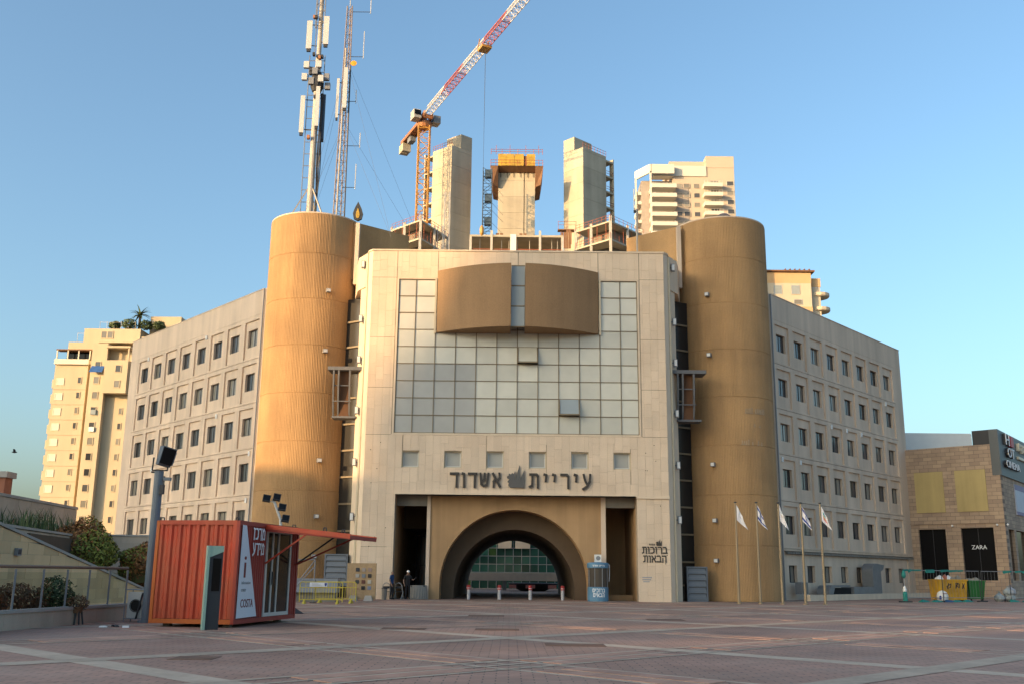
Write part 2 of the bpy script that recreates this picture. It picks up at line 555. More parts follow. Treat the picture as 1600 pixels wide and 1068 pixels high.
# ---- front block: backing wall
ROWZ = [10.45 + 1.14 * i for i in range(10)]               # curtain wall rows, bottom to top
COLX = [-7.92, -6.8] + [-5.44 + 1.36 * i for i in range(9)] + [6.8, 7.92]
WX = [-6.8, -4.08, -1.36, 1.36, 4.08, 6.8]
front_holes = [(-7.7, 7.7, -1, 6.5), (-7.95, 7.95, 10.42, 20.74)] + [(x - 0.56, x + 0.56, 8.2, 9.28) for x in WX]
mb = MB()
mb.holes(-9.75, 9.75, 0, 22.7, front_holes, 0.05, 0.9)
mb.build('front_wall', JOINT, hall)
for s_ in (-1, 1):
    mb = MB()
    P = [(9.752, 0.0), (10.05, 0.32), (10.25, 1.0), (10.25, 6.2), (9.752, 6.2)]
    mb.prism([(s_ * x, y) for x, y in (P if s_ > 0 else P[::-1])], 0.0, 22.7)
    mb.build('corner_wall', STONE_P, hall)
for s_ in (-1, 1):
    mb = MB()
    P = [(10.252, 0.75), (11.0, 1.9), (11.6, 4.6), (10.252, 4.6)]
    mb.prism([(s_ * x, y) for x, y in (P if s_ > 0 else P[::-1])], 20.4, 22.75)
    mb.build('side_wall', STONE_P, hall)
MB().box(-10.2, 10.2, 0.9, 10, 6.62, 22.2).build('main_block', CONC_D, hall)
MB().box(-10.2, 10.2, 10.01, 26, 6.62, 9.0).build('rear_block', CONC_D, hall)  # unseen, cut low to open more sky to the court
MB().box(-10.2, -8.21, 6.21, 26, 0, 6.62).build('ground_floor_block', CONC_D, hall)
MB().box(8.21, 10.2, 6.21, 26, 0, 6.62).build('ground_floor_block', CONC_D, hall)
mb = MB()
mb.box(-9.78, 9.78, -0.05, 0.9, 22.7, 22.8)
for s_ in (-1, 1):
    P = [(9.79, -0.04), (10.1, 0.3), (10.3, 0.95), (10.3, 6.2), (9.79, 6.2)]
    mb.prism([(s_ * x, y) for x, y in (P if s_ > 0 else P[::-1])], 22.702, 22.8)
mb.build('coping', STONE_P, hall)

# ---- stone cladding tiles of the front
def subtract(rects, h):
    out = []
    for (a, b_, c_, d) in rects:
        ha, hb, hc, hd = max(a, h[0]), min(b_, h[1]), max(c_, h[2]), min(d, h[3])
        if ha >= hb or hc >= hd:
            out.append((a, b_, c_, d))
            continue
        if a < ha: out.append((a, ha, c_, d))
        if hb < b_: out.append((hb, b_, c_, d))
        if c_ < hc: out.append((ha, hb, c_, hc))
        if hd < d: out.append((ha, hb, hd, d))
    return out
tiles = []
xs = [-9.75 + 0.4875 * i for i in range(41)]
bands = [0, 3.2, 6.5, 10.3, 13.39, 16.74, 20.84, 22.7]
for ci, (a, b_) in enumerate(zip(xs, xs[1:])):
    for z0, z1 in zip(bands, bands[1:]):
        zs = [z0]
        z = z0 + 0.35 + 0.55 * random.random()
        while z < z1 - 0.4:
            zs.append(z)
            z += random.choice((0.72, 0.88, 1.05, 1.2))
        zs.append(z1)
        for p, q in zip(zs, zs[1:]):
            rs = [(a, b_, p, q)]
            for h in front_holes:
                rs = subtract(rs, h)
            tiles += [r_ for r_ in rs if r_[1] - r_[0] > 0.05 and r_[3] - r_[2] > 0.05]
tiles.sort(key=lambda t: -(t[1] - t[0]) * (t[3] - t[2]))
cube = MB().box(-0.5, 0.5, -0.5, 0.5, -0.5, 0.5).mesh('stone_tile', STONE)
g = 0.004
trest = MB()
for i, (a, b_, p, q) in enumerate(tiles):
    y0 = random.uniform(0.0, 0.006)
    if i < 300:
        ob('stone_tile', cube, hall, ((a + b_) / 2, (y0 + 0.05) / 2, (p + q) / 2), None, (b_ - a - 2 * g, 0.049 - y0, q - p - 2 * g))
    else:
        trest.box(a + g, b_ - g, y0, 0.049, p + g, q - g)
stuff(trest.build('stone_tile_field', STONE, hall))

# ---- curtain wall: frame, panes
mb = MB()
grid_h = [(-7.92, 7.92, 10.45, ROWZ[6]), (-7.92, -5.44, ROWZ[6], ROWZ[9]), (5.44, 7.92, ROWZ[6], ROWZ[9])]
for x in COLX:
    top = ROWZ[9] if abs(x) > 5.4 else ROWZ[6] + 0.3
    mb.box(x - 0.024, x + 0.024, 0.02, 0.16, 10.45, top)
for i, z in enumerate(ROWZ):
    if i <= 6:
        mb.box(-7.92, 7.92, 0.026, 0.154, z - 0.022, z + 0.022)
    else:
        mb.box(-7.92, -5.44, 0.026, 0.154, z - 0.03, z + 0.03)
        mb.box(5.44, 7.92, 0.026, 0.154, z - 0.03, z + 0.03)
mb.build('curtain_wall_frame', BRONZE, hall)
mb = MB()
mb.box(-8.02, 8.02, -0.02, 0.05, 10.30, 10.42)
mb.box(-8.05, -7.95, -0.02, 0.05, 10.42, 20.74)
mb.box(7.95, 8.05, -0.02, 0.05, 10.42, 20.74)
mb.box(-8.05, -5.4, -0.021, 0.05, 20.74, 20.82)
mb.box(5.4, 8.05, -0.021, 0.05, 20.74, 20.82)
mb.build('stone_surround', STONE_P, hall)
MB().box(-7.95, 7.95, 0.30, 0.42, 10.42, 20.74).build('back_panel', CONC_D, hall)
for r_ in range(9):
    for k in range(12):
        if r_ >= 6 and 2 <= k <= 9:
            if r_ > 6:
                continue
        x0, x1 = COLX[k] + 0.024, COLX[k + 1] - 0.024
        z0, z1 = ROWZ[r_] + 0.022, ROWZ[r_ + 1] - 0.022
        grey = (k < 4 and r_ < 4)
        m_ = MB()
        if (k, r_) in ((6, 4), (8, 1)):       # top-hung vents pushed open
            o_ = 0.42
            m_.hexa([(x0, 0.06 - o_, z0 + 0.06), (x1, 0.06 - o_, z0 + 0.06), (x1, 0.10 - o_, z0 + 0.06), (x0, 0.10 - o_, z0 + 0.06),
                     (x0, 0.01, z1), (x1, 0.01, z1), (x1, 0.05, z1), (x0, 0.05, z1)])
            w_ = m_.build('open_vent', MILK if r_ == 4 else STRIPGL, hall)
            f_ = MB()
            f_.bar((x0, 0.03 - o_, z0 + 0.05), (x1, 0.03 - o_, z0 + 0.05), 0.09, 0.09)
            f_.bar((x0 + 0.02, 0.03 - o_, z0 + 0.05), (x0 + 0.02, 0.0, z1), 0.06, 0.06)
            f_.bar((x1 - 0.02, 0.03 - o_, z0 + 0.05), (x1 - 0.02, 0.0, z1), 0.06, 0.06)
            f_.build('vent_frame', BRONZE, w_)
            MB().box(x0, x1, 0.2, 0.25, z0, z1).build('vent_opening', DARKVOID, w_)
        else:
            t_ = random.uniform(-0.004, 0.004)
            m_.hexa([(x0, 0.07 + t_, z0), (x1, 0.07 - t_, z0), (x1, 0.10, z0), (x0, 0.10, z0), (x0, 0.07 - t_, z1), (x1, 0.07 + t_, z1), (x1, 0.10, z1), (x0, 0.10, z1)])
            m_.build('glass_pane', MILK_G if grey else MILK, hall)
# the lower left panes above take the darker grey glass
# ---- glass strip and bowed canopies
MB().box(-0.62, 0.62, 0.1, 0.3, 17.1, 21.35).build('strip_backing', BRONZE, hall)
for z0 in (17.15, 18.52, 19.89):
    MB().box(-0.44, 0.44, -1.55, -1.50, z0 + 0.03, z0 + 1.32).build('strip_pane', STRIPGL, hall)
mb = MB()
for z in (17.15, 18.52, 19.89, 21.24):
    mb.box(-0.44, 0.44, -1.58, -1.46, z - 0.03, z + 0.03)
mb.build('strip_frame', BRONZE, hall)
def bow(x):
    return -2.0 * (1 - (x / 5.42) ** 2) - 0.03
for s_ in (-1, 1):
    mb = MB()
    n = 14
    for i in range(n):
        xa = 0.46 + (5.36 - 0.46) * i / n
        xb = 0.46 + (5.36 - 0.46) * (i + 1) / n
        if s_ < 0:
            xa, xb = -xb, -xa
        z0, z1 = 17.07, 21.30
        mb.hexa([(xa, bow(xa), z0), (xb, bow(xb), z0), (xb, 0.3, z0), (xa, 0.3, z0), (xa, bow(xa), z1), (xb, bow(xb), z1), (xb, 0.3, z1), (xa, 0.3, z1)])
    mb.build('bowed_canopy', BROWN, hall)
    mb = MB()
    x = 5.40 * s_
    mb.box(min(x, x + 0.12 * s_), max(x, x + 0.12 * s_), -0.1, 0.04, 17.0, 20.8)
    mb.build('canopy_edge_trim', PIPE_C, hall)

# ---- six small square windows
for x in WX:
    w_ = MB()
    w_.box(x - 0.56, x - 0.50, 0.12, 0.5, 8.2, 9.28); w_.box(x + 0.50, x + 0.56, 0.12, 0.5, 8.2, 9.28)
    w_.box(x - 0.50, x + 0.50, 0.12, 0.5, 9.22, 9.28); w_.box(x - 0.50, x + 0.50, 0.12, 0.5, 8.2, 8.26)
    wo = w_.build('window', PIPE_C, hall)
    MB().box(x - 0.5, x + 0.5, 0.34, 0.38, 8.26, 9.22).build('pane', MILK_G, wo)
    f_ = MB()
    f_.holes(x - 0.5, x + 0.5, 8.26, 9.22, [(x - 0.43, x + 0.43, 8.33, 9.15)], 0.30, 0.339)
    f_.build('frame', ALU, wo)
# ---- lettering and emblem
LET = mat('dark_bronze_letters', (0.05, 0.042, 0.035), 0.6, var=0.1)
EMB = mat('dark_grey_emblem', (0.10, 0.095, 0.09), 0.6, var=0.1)
heb_mb('עיריית', 3.95, 0.92, 0.10, 0.17, 0.46).build('lettering', LET, hall, (2.80, -0.03, 6.97))
heb_mb('אשדוד', 3.2, 0.92, 0.10, 0.17, 0.34).build('lettering', LET, hall, (-2.60, -0.03, 6.98))
def emblem(w, h, d, x, y, z, parent, m):
    pl = [(-0.5, 0.42), (-0.36, 0.36), (-0.47, 0.25), (-0.38, 0.2), (-0.42, 0.1), (-0.3, 0.0), (0.5, 0.0), (0.5, 0.76), (0.3, 0.45), (0.24, 0.34), (0.23, 1.0), (0.05, 0.55), (-0.02, 0.34),
          (-0.03, 0.74), (-0.1, 0.60), (-0.2, 0.64), (-0.27, 0.58), (-0.38, 0.62), (-0.4, 0.52), (-0.48, 0.5)]
    e_ = MB()
    e_.extr([(px * w, 0, pz * h) for px, pz in pl], (0, -d, 0))
    e_.build('emblem', m, parent, (x, y, z))
emblem(1.12, 1.45, 0.1, -0.04, -0.03, 6.97, hall, EMB)
heb_mb('ברוכות\nהבאות', 1.58, 0.95, 0.02, 0.19, 0.16).build('lettering', LET, hall, (8.75, -0.01, 2.42))
emblem(0.38, 0.42, 0.02, 9.02, -0.01, 3.43, hall, LET)
mb = MB()
for i in range(7):
    mb.box(8.42 + i * 0.055, 8.46 + i * 0.055, -0.02, -0.01, 3.46, 3.46 + (0.06 if i % 3 else 0.08))
mb.box(8.40, 8.80, -0.02, -0.01, 3.545, 3.56)
mb.build('small_lettering', LET, hall)
mb = MB()
mb.box(7.95, 8.55, -0.012, -0.004, 1.45, 1.52); mb.box(7.95, 8.5, -0.012, -0.004, 1.32, 1.39); mb.box(8.0, 8.4, -0.012, -0.004, 1.2, 1.26)
mb.build('notice', mat('faded_notice', (0.36, 0.35, 0.36), 0.8), hall)

JLINE = mat('joint_line', (0.22, 0.165, 0.115), 0.9, var=0.2, scale=3)
for s_ in (-1, 1):
    for z in (3.2, 10.3, 13.39, 16.74, 20.84):
        MB().box(min(s_ * 8.12, s_ * 9.75), max(s_ * 8.12, s_ * 9.75), -0.003, 0.04, z - 0.012, z + 0.012).build('expansion_joint', JLINE, hall)
    MB().box(s_ * 8.1 - 0.018, s_ * 8.1 + 0.018, -0.004, 0.04, 10.32, 22.69).build('expansion_joint', JLINE, hall)
    MB().box(s_ * 5.36 - 0.018, s_ * 5.36 + 0.018, -0.004, 0.04, 20.83, 22.69).build('expansion_joint', JLINE, hall)
MB().box(-0.02, 0.02, -0.004, 0.04, 21.36, 22.69).build('expansion_joint', JLINE, hall)
rr_ = random.Random(17)
for s_ in (-1, 1):
    for _ in range(9):
        x, z = s_ * rr_.uniform(8.2, 9.6), rr_.uniform(1, 9.8)
        MB().lathe([(0.03, -0.004), (0.03, 0.004)], 8).build('anchor_hole', DARKVOID, hall, (x, -0.003, z)).rotation_euler = (R(90), 0, 0)

# ---- gateway: soffit, arch wall, inner ring, tunnel, side passages
MB().box(-7.7, 7.7, 0.05, 6.2, 6.5, 6.62).build('soffit', CONC_D, hall)
MB().box(-7.72, 7.72, -0.06, 0.2, 6.5, 6.6).build('lintel_edge', STONE_P, hall)
def arch(mb, xl, xr, ztop, cx, r_, spring, y0, y1, n=36, zb=0.0):
    pts = [(cx - r_ * math.cos(math.pi * i / n), spring + r_ * math.sin(math.pi * i / n)) for i in range(n + 1)]
    for (xa, za), (xb, zb_) in zip(pts, pts[1:]):
        mb.hexa([(xa, y0, za), (xb, y0, zb_), (xb, y1, zb_), (xa, y1, za), (xa, y0, ztop), (xb, y0, ztop), (xb, y1, ztop), (xa, y1, ztop)])
    mb.box(xl, cx - r_, y0, y1, zb, ztop)
    mb.box(cx + r_, xr, y0, y1, zb, ztop)
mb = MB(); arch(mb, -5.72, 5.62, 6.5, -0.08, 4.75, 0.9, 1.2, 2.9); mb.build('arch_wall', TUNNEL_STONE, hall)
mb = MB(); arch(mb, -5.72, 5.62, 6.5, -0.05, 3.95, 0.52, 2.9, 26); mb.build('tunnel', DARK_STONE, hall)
for x0, x1 in ((-7.7, -5.72), (5.62, 7.7)):
    MB().box(x0, x1, 1.2, 1.8, 5.85, 6.5).build('lintel', CONC_D, hall)
for q in ((-8.2, -7.7, 0.9, 26, 0, 6.5), (7.7, 8.2, 0.9, 26, 0, 6.5), (5.62, 7.7, 7, 7.5, 0, 6.5)):
    MB().box(*q).build('passage_wall', TUNNEL_STONE, hall)
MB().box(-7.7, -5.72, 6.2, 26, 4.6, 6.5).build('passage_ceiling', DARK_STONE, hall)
MB().box(5.62, 7.7, 3.0, 3.6, 0, 0.35).build('step', TUNNEL_STONE, hall)
mb = MB()
for x in (-7.4, -7.1, -6.8, -6.5, -6.2, -5.95):
    mb.box(x - 0.02, x + 0.02, 13.0, 13.05, 0, 4.6)
for z in (0.3, 2.2, 4.3):
    mb.box(-7.7, -5.72, 12.99, 13.06, z - 0.02, z + 0.02)
mb.build('grille', METAL_D, hall)
for q in ((-5.725, -5.5), (5.5, 5.8)):
    MB().box(q[0], q[1], 1.1, 1.2, 0, 6.5).build('jamb_trim', PRECAST, hall)
mb = MB(); mb.box(7.66, 9.78, -0.09, 0.05, 6.36, 6.54); mb.build('pier_cap', STONE_P, hall)

# ---- round towers: ribbed pour rings
TX, TY, TR, TZ = 14.85, 6.0, 3.32, 26.35
def ring_mesh(seed, h):
    rnd_ = random.Random(seed)
    m_ = MB()
    n = 190
    prof = []
    for i in range(n):
        a = 2 * math.pi * i / n
        d = rnd_.uniform(0.007, 0.013)
        w_ = 2 * math.pi / n
        prof += [(a + 0.10 * w_, TR - d), (a + 0.40 * w_, TR + rnd_.uniform(-0.006, 0.006)), (a + 0.66 * w_, TR + rnd_.uniform(-0.006, 0.006)), (a + 0.92 * w_, TR - d)]
    k = len(prof)
    lv = [0.0, 0.03, h * 0.27, h * 0.51, h * 0.76, h - 0.03, h]
    vs = []
    for li, z in enumerate(lv):
        off = -0.004 if li in (0, len(lv) - 1) else 0
        for a, r_ in prof:
            rr = min(r_, TR - 0.03) + off if off else r_
            vs.append((rr * math.cos(a), rr * math.sin(a), z))
    fs = []
    for li in range(len(lv) - 1):
        for i in range(k):
            j = (i + 1) % k
            fs.append((li * k + i, li * k + j, (li + 1) * k + j, (li + 1) * k + i))
    m_.add(vs, fs)
    m_.add([(TR - 0.05) * Vector((math.cos(2 * math.pi * i / 40), math.sin(2 * math.pi * i / 40), 0)) + Vector((0, 0, h - 0.02)) for i in range(40)], [tuple(range(40))])
    return m_.mesh('pour_ring', RIB)
RH = [3.6, 3.3, 3.3, 3.3, 3.3, 3.3, 3.3, 2.95]
ring_me = [ring_mesh(s_, RH[s_]) for s_ in range(8)]
for s_ in (-1, 1):
    z = 0.0
    for i in range(8):
        ob('pour_ring', ring_me[i], hall, (s_ * TX, TY, z), 0.7 * i + s_)
        z += RH[i]
    MB().lathe([(TR - 0.02, 0), (TR - 0.02, 0.09), (TR - 0.3, 0.1)], 64).build('tower_cap', PRECAST, hall, (s_ * TX, TY, TZ))
    # straight wall running back from the tower, and the white strip where they meet
    mb = MB()
    mb.hexa([(s_ * 11.9, 4.4, 22), (s_ * 8.2, 7.4, 22), (s_ * 8.6, 7.9, 22), (s_ * 12.4, 4.9, 22), (s_ * 11.9, 4.4, 26.3), (s_ * 8.2, 7.4, 26.3), (s_ * 8.6, 7.9, 26.3), (s_ * 12.4, 4.9, 26.3)])
    mb.build('roof_wall', RIB, hall)
    MB().box(min(s_ * 11.42, s_ * 11.7), max(s_ * 11.42, s_ * 11.7), 4.0, 4.4, 21.5, 26.1).build('roof_strip', PRECAST, hall)
    # slot between front block and tower: dark glazing with transoms
    mb = MB()
    mb.hexa([(s_ * 10.2, 3.2, 0), (s_ * 12.6, 4.6, 0), (s_ * 12.6, 5.2, 0), (s_ * 10.2, 5.2, 0), (s_ * 10.2, 3.2, 20.4), (s_ * 12.6, 4.6, 20.4), (s_ * 12.6, 5.2, 20.4), (s_ * 10.2, 5.2, 20.4)])
    mb.build('slot_glazing', SLOTGL, hall)
    mb = MB()
    for z in (1.0, 2.5, 4.3, 6.1, 7.9, 9.7, 11.5, 13.3, 15.1, 16.9, 18.7):
        mb.bar((s_ * 10.3, 3.15, z), (s_ * 12.0, 4.15, z), 0.08, 0.12)
    mb.build('slot_transom', BRONZE, hall)
    mb = MB()
    mb.tube((s_ * 10.16, 0.55, 0), (s_ * 10.16, 0.55, 22.6), 0.11, 8)
    mb.build('downpipe', PIPE_C, hall)
    # lamps on the block edge and on the tower
    for z in (22.0, 18.2, 15.4, 12.0, 8.6, 5.1):
        l_ = MB()
        l_.box(s_ * 10.55 - 0.12, s_ * 10.55 + 0.12, 0.85, 1.05, z - 0.25, z + 0.25)
        lo = l_.build('wall_lamp', METAL_G, hall)
        MB().box(s_ * 10.55 - 0.09, s_ * 10.55 + 0.09, 0.82, 0.85, z - 0.2, z + 0.2).build('lens', WHITE, lo)
        MB().box(min(s_ * 10.2, s_ * 10.5), max(s_ * 10.2, s_ * 10.5), 0.95, 1.0, z - 0.04, z + 0.04).build('bracket', METAL_G, lo)
    ang = R(-118) if s_ > 0 else R(-62)
    for z in (20.7, 16.4, 8.9, 5.2, 2.6):
        px, py = s_ * TX + (TR + 0.18) * math.cos(ang), TY + (TR + 0.18) * math.sin(ang)
        l_ = MB().box(-0.14, 0.14, -0.14, 0.14, -0.13, 0.13)
        lo = l_.build('tower_lamp', METAL_G, hall, (px, py, z), ang + R(90))
        MB().box(-0.11, 0.11, -0.16, -0.14, -0.1, 0.1).build('lens', WHITE, lo)
        MB().box(-0.03, 0.03, 0.14, 0.24, -0.03, 0.03).build('bracket', METAL_G, lo)
    mb = MB()
    P = [(10.252, 0.9), (10.72, 1.6), (10.72, 3.1), (10.252, 3.1)]
    mb.prism([(s_ * x, y) for x, y in (P if s_ > 0 else P[::-1])], 0.0, 20.39)
    mb.build('return_wall', STONE_P, hall)
    # curved steel screen standing in the slot
    xm = s_ * 11.45
    mb = MB()
    mb.box(xm - 1.15, xm + 1.15, 1.0, 2.4, 14.72, 14.95)
    mb.box(xm - 0.8, xm + 0.8, 1.35, 2.4, 11.55, 11.68)
    for dx in (-0.75, -0.42, 0.32):
        pp = [(xm + dx - 0.1 * s_ * 0 , 1.15 + 0.5 * (t_ / 6) ** 2.2, 14.72 - 3.05 * t_ / 6) for t_ in range(7)]
        for a_, b2 in zip(pp, pp[1:]):
            mb.bar(a_, b2, 0.10, 0.22)
    for z in (13.7, 12.65):
        mb.box(xm - 0.8, xm + 0.45, 1.2, 1.26, z - 0.03, z + 0.03)
    so = mb.build('steel_screen', mat('screen_steel', (0.13, 0.13, 0.135), 0.6), hall)
    MB().box(xm - 0.40, xm + 0.30, 1.5, 1.55, 11.7, 14.7).build('screen_panel', mat('rust_panel', (0.12, 0.055, 0.025), 0.8), so)

# faded painted lines on the right tower
FADED = mat('faded_paint', (0.42, 0.30, 0.19), 0.9, var=0.3, scale=3)
mb = MB()
rr_ = random.Random(3)
for (a0, a1, z, h) in ((-78, -52, 12.35, 0.42), (-70, -56, 11.45, 0.25), (-84, -52, 10.2, 0.40)):
    a = a0
    while a < a1:
        if rr_.random() < 0.8:
            p = Vector((TX + (TR + 0.012) * math.cos(R(a)), TY + (TR + 0.012) * math.sin(R(a)), z))
            t_ = Vector((-math.sin(R(a)), math.cos(R(a)), 0)) * 0.045
            hh = h * rr_.uniform(0.5, 1)
            mb.add([p - t_, p + t_, p + t_ + Vector((0, 0, hh)), p - t_ + Vector((0, 0, hh))], [(0, 1, 2, 3)])
            if rr_.random() < 0.6:
                mb.add([p - t_ * 2, p + t_ * 2, p + t_ * 2 + Vector((0, 0, h * 0.2)), p - t_ * 2 + Vector((0, 0, h * 0.2))], [(0, 1, 2, 3)])
        a += 2.6
stuff(mb.build('faded_lettering', FADED, hall))

# ---- wings: precast panels with deep windows
WA = R(42)
CELL = 2.91
def cell_mesh():
    m_ = MB()
    w2 = CELL / 2 - 0.004
    m_.holes(-w2, w2, 0.03, 3.375, [(-1.1, 1.1, 0.16, 3.05)], 0.0, 0.12)
    m_.holes(-w2, w2, 0.03, 3.375, [(-0.72, 0.72, 1.04, 2.38)], 0.12, 0.55)
    return m_.mesh('facade_panel', PRECAST)
def ground_cell():
    m_ = MB()
    w2 = CELL / 2 - 0.004
    m_.holes(-w2, w2, 0.45, 3.2, [(-0.62, 0.62, 1.2, 2.42)], 0.08, 0.55)
    return m_.mesh('base_panel', PRECAST)
cme, gme = cell_mesh(), ground_cell()
def win_mesh(w2, h):
    f_ = MB()
    f_.holes(-w2, w2, 0, h, [(-w2 + 0.06, -0.03, 0.06, h - 0.06), (0.03, w2 - 0.06, 0.06, h - 0.06)], 0.30, 0.37)
    p_ = MB()
    p_.box(-w2 + 0.06, -0.03, 0.33, 0.35, 0.06, h - 0.06)
    q_ = MB()
    q_.box(0.03, w2 - 0.06, 0.33, 0.35, 0.06, h - 0.06)
    s_ = MB()
    s_.box(-w2, w2, 0.05, 0.40, -0.03, 0.0)
    return f_.mesh('window', METAL_D), p_.mesh('pane', WIN), q_.mesh('pane', WIN), s_.mesh('sill', PRECAST)
wm1, wm2 = win_mesh(0.72, 1.34), win_mesh(0.62, 1.22)
for s_ in (-1, 1):
    ex, ey = s_ * math.sin(WA), math.cos(WA)
    nx, ny = s_ * math.cos(WA), -math.sin(WA)
    bx_, by_ = s_ * 18.25, 7.5
    rz = R(48) if s_ > 0 else R(-48)
    def P(t, d=0.0):
        return (bx_ + ex * t - nx * d, by_ + ey * t - ny * d)
    for k in range(8):
        t = 2.85 + CELL * k
        px, py = P(t)
        for r_ in range(5):
            z = 17.10 - 3.38 * r_
            ob('facade_panel', cme, hall, (px, py, z), rz)
            w_ = ob('window', wm1[0], hall, (px, py, z + 1.04), rz)
            ob('pane', wm1[1], w_); ob('pane', wm1[2], w_)
        ob('base_panel', gme, hall, (px, py, 0), rz)
        w_ = ob('window', wm2[0], hall, (px, py, 1.2), rz)
        ob('pane', wm2[1], w_); ob('pane', wm2[2], w_)
    sg = s_
    def X(t):
        return t * sg
    def bx2(m_, t0, t1, y0, y1, z0, z1):
        m_.box(min(X(t0), X(t1)), max(X(t0), X(t1)), y0, y1, z0, z1)
    mb = MB()
    bx2(mb, 1.395, 26.4, 0.0, 0.55, 20.49, 22.35)        # plain top band
    bx2(mb, 24.69, 26.4, 0.0, 0.55, 0, 20.48)            # end pier
    bx2(mb, 0.75, 1.385, 0.0, 0.55, 0, 22.35)
    bx2(mb, 1.395, 24.68, 0.05, 0.55, 3.22, 3.6)
    bx2(mb, 1.395, 24.68, 0.02, 0.55, 0, 0.44)
    mb.build('wing_wall', PRECAST, hall, (bx_, by_, 0), rz)
    mb = MB()
    bx2(mb, -1.5, 0.72, -0.05, 0.6, 0, 24.2)
    mb.build('pilaster', PRECAST, hall, (bx_, by_, 0), rz)
    mb = MB()
    bx2(mb, 0.5, 26.38, 0.56, 13, 0, 22.1)
    mb.build('wing_body', CONC_D, hall, (bx_, by_, 0), rz)
    mb = MB()
    bx2(mb, 1.3, 26.44, -0.03, 0.7, 22.352, 22.42)
    mb.build('wing_coping', PRECAST, hall, (bx_, by_, 0), rz)
    mb = MB()
    mb.tube((X(1.05), -0.12, 0), (X(1.05), -0.12, 22.3), 0.06, 6)
    mb.build('wing_downpipe', METAL_G, hall, (bx_, by_, 0), rz)
    rr_ = random.Random(60 + s_)
    for _ in range(6):
        k, r2 = rr_.randrange(8), rr_.randrange(5)
        tt = 2.85 + CELL * k - 1.15
        bx_m = MB(); bx2(bx_m, tt, tt + 0.24, -0.09, -0.005, 17.10 - 3.38 * r2 + 2.85, 17.10 - 3.38 * r2 + 3.2)
        bx_m.build('sensor_box', WHITE, hall, (bx_, by_, 0), rz)
    if s_ > 0:
        mb = MB()
        for i in range(60):
            t = 1.7 + i * 0.4
            mb.box(t, t + 0.3, -0.16, -0.04, 3.22, 3.36)
        mb.box(1.6, 25.8, -0.04, 0.02, 3.36, 3.42)
        mb.box(1.6, 25.8, -0.12, -0.09, 3.30, 3.33)
        mb.build('pigeon_guard', CONC_D, hall, (bx_, by_, 0), rz)
        mb = MB(); mb.box(1.3, 25.9, -0.12, 0.0, 3.44, 3.52); mb.build('string_course', PRECAST, hall, (bx_, by_, 0), rz)
# ================================================================== background: building site behind the city hall
RUST = mat('red_rail', (0.35, 0.10, 0.05), 0.7)
TIMBER = mat('brown_formwork', (0.20, 0.10, 0.05), 0.8, var=0.25, scale=0.8)
YELLOWF = mat('yellow_formwork', (0.50, 0.32, 0.04), 0.6, var=0.3, scale=0.8, col2=(0.25, 0.15, 0.05))
def lifts(parent, polys, z0, z1, h=3.4, name='wall_lift', m=None):
    z = z0
    while z < z1 - 0.2:
        zt = min(z + h, z1)
        for poly in polys:
            MB().prism(poly, z + 0.03, zt).build(name, m or CONC, parent)
        z += h
def inset(poly, d):
    cx = sum(p[0] for p in poly) / len(poly); cy = sum(p[1] for p in poly) / len(poly)
    out = []
    for x, y in poly:
        l_ = math.hypot(x - cx, y - cy)
        out.append((cx + (x - cx) * (l_ - d) / l_, cy + (y - cy) * (l_ - d) / l_))
    return out
def core(label, C0, l_, r_, ztop, zhi, side):
    t = thing('concrete_core', label, 'concrete tower', (C0[0], C0[1], 0), 0, 'bare concrete cores of the unfinished high-rise')
    a = Vector((l_[0] - C0[0], l_[1] - C0[1])); b_ = Vector((r_[0] - C0[0], r_[1] - C0[1]))
    base = [(0, 0), tuple(b_), tuple(a + b_), tuple(a)]
    MB().prism(inset(base, 0.08), 44, ztop - 0.1).build('core_body', CONC_D, t)
    lifts(t, [base], 48, ztop)
    # higher block on one half of the top
    if side < 0:
        hi = [tuple(b_ * 0.45), tuple(b_), tuple(a * 0.75 + b_), tuple(a * 0.75 + b_ * 0.45)]
    else:
        hi = [tuple(a * 0.45), tuple(a * 0.45 + b_ * 0.75), tuple(a + b_ * 0.75), tuple(a)]
    MB().prism(hi, ztop + 0.03, zhi).build('upper_block', CONC, t)
    # open bays on the outer end
    d = (a if side < 0 else b_).normalized()
    e = a if side < 0 else b_
    o_ = b_.normalized() if side < 0 else a.normalized()
    far = e + d * 2.3
    z = 48 + 3.4 * 3
    while z < ztop + 0.1:
        q = [e + d * 0.02, e + d * 2.2, e + d * 2.2 + o_ * 4, e + d * 0.02 + o_ * 4]
        poly = [tuple(p) for p in q]
        if side < 0:
            poly = poly[::-1]
        MB().prism(poly, z - 0.35, z).build('bay_slab', CONC, t)
        if z < ztop - 3:
            m_ = MB()
            for zz in (z + 0.5, z + 1.0):
                m_.tube((*(e + d * 0.1), zz), (*(e + d * 2.2), zz), 0.05, 5)
            m_.build('guard_rail', RUST, t)
        z += 3.4
    q = [far - d * 0.1, far + d * 0.15, far + d * 0.15 + o_ * 1.0, far - d * 0.1 + o_ * 1.0]
    poly = [tuple(p) for p in q]
    MB().prism(poly if side > 0 else poly[::-1], 48, ztop).build('bay_column', CONC, t)
    q = [e + d * 0.02 + o_ * 4, far + d * 0.1 + o_ * 4, far + d * 0.1 + o_ * 4.3, e + d * 0.02 + o_ * 4.3]
    poly = [tuple(p) for p in q]
    MB().prism(poly if side > 0 else poly[::-1], 48, ztop).build('bay_back_wall', CONC_D, t)
    m_ = MB()
    for k in range(9):
        f_ = k / 8
        p = e * f_ if side < 0 else e * f_
        m_.tube((*p, ztop), (*p, ztop + 1.1), 0.04, 5)
    for zz in (0.5, 1.05):
        m_.tube((0, 0, ztop + zz), (*e, ztop + zz), 0.04, 5)
    m_.build('roof_rail', RUST, t)
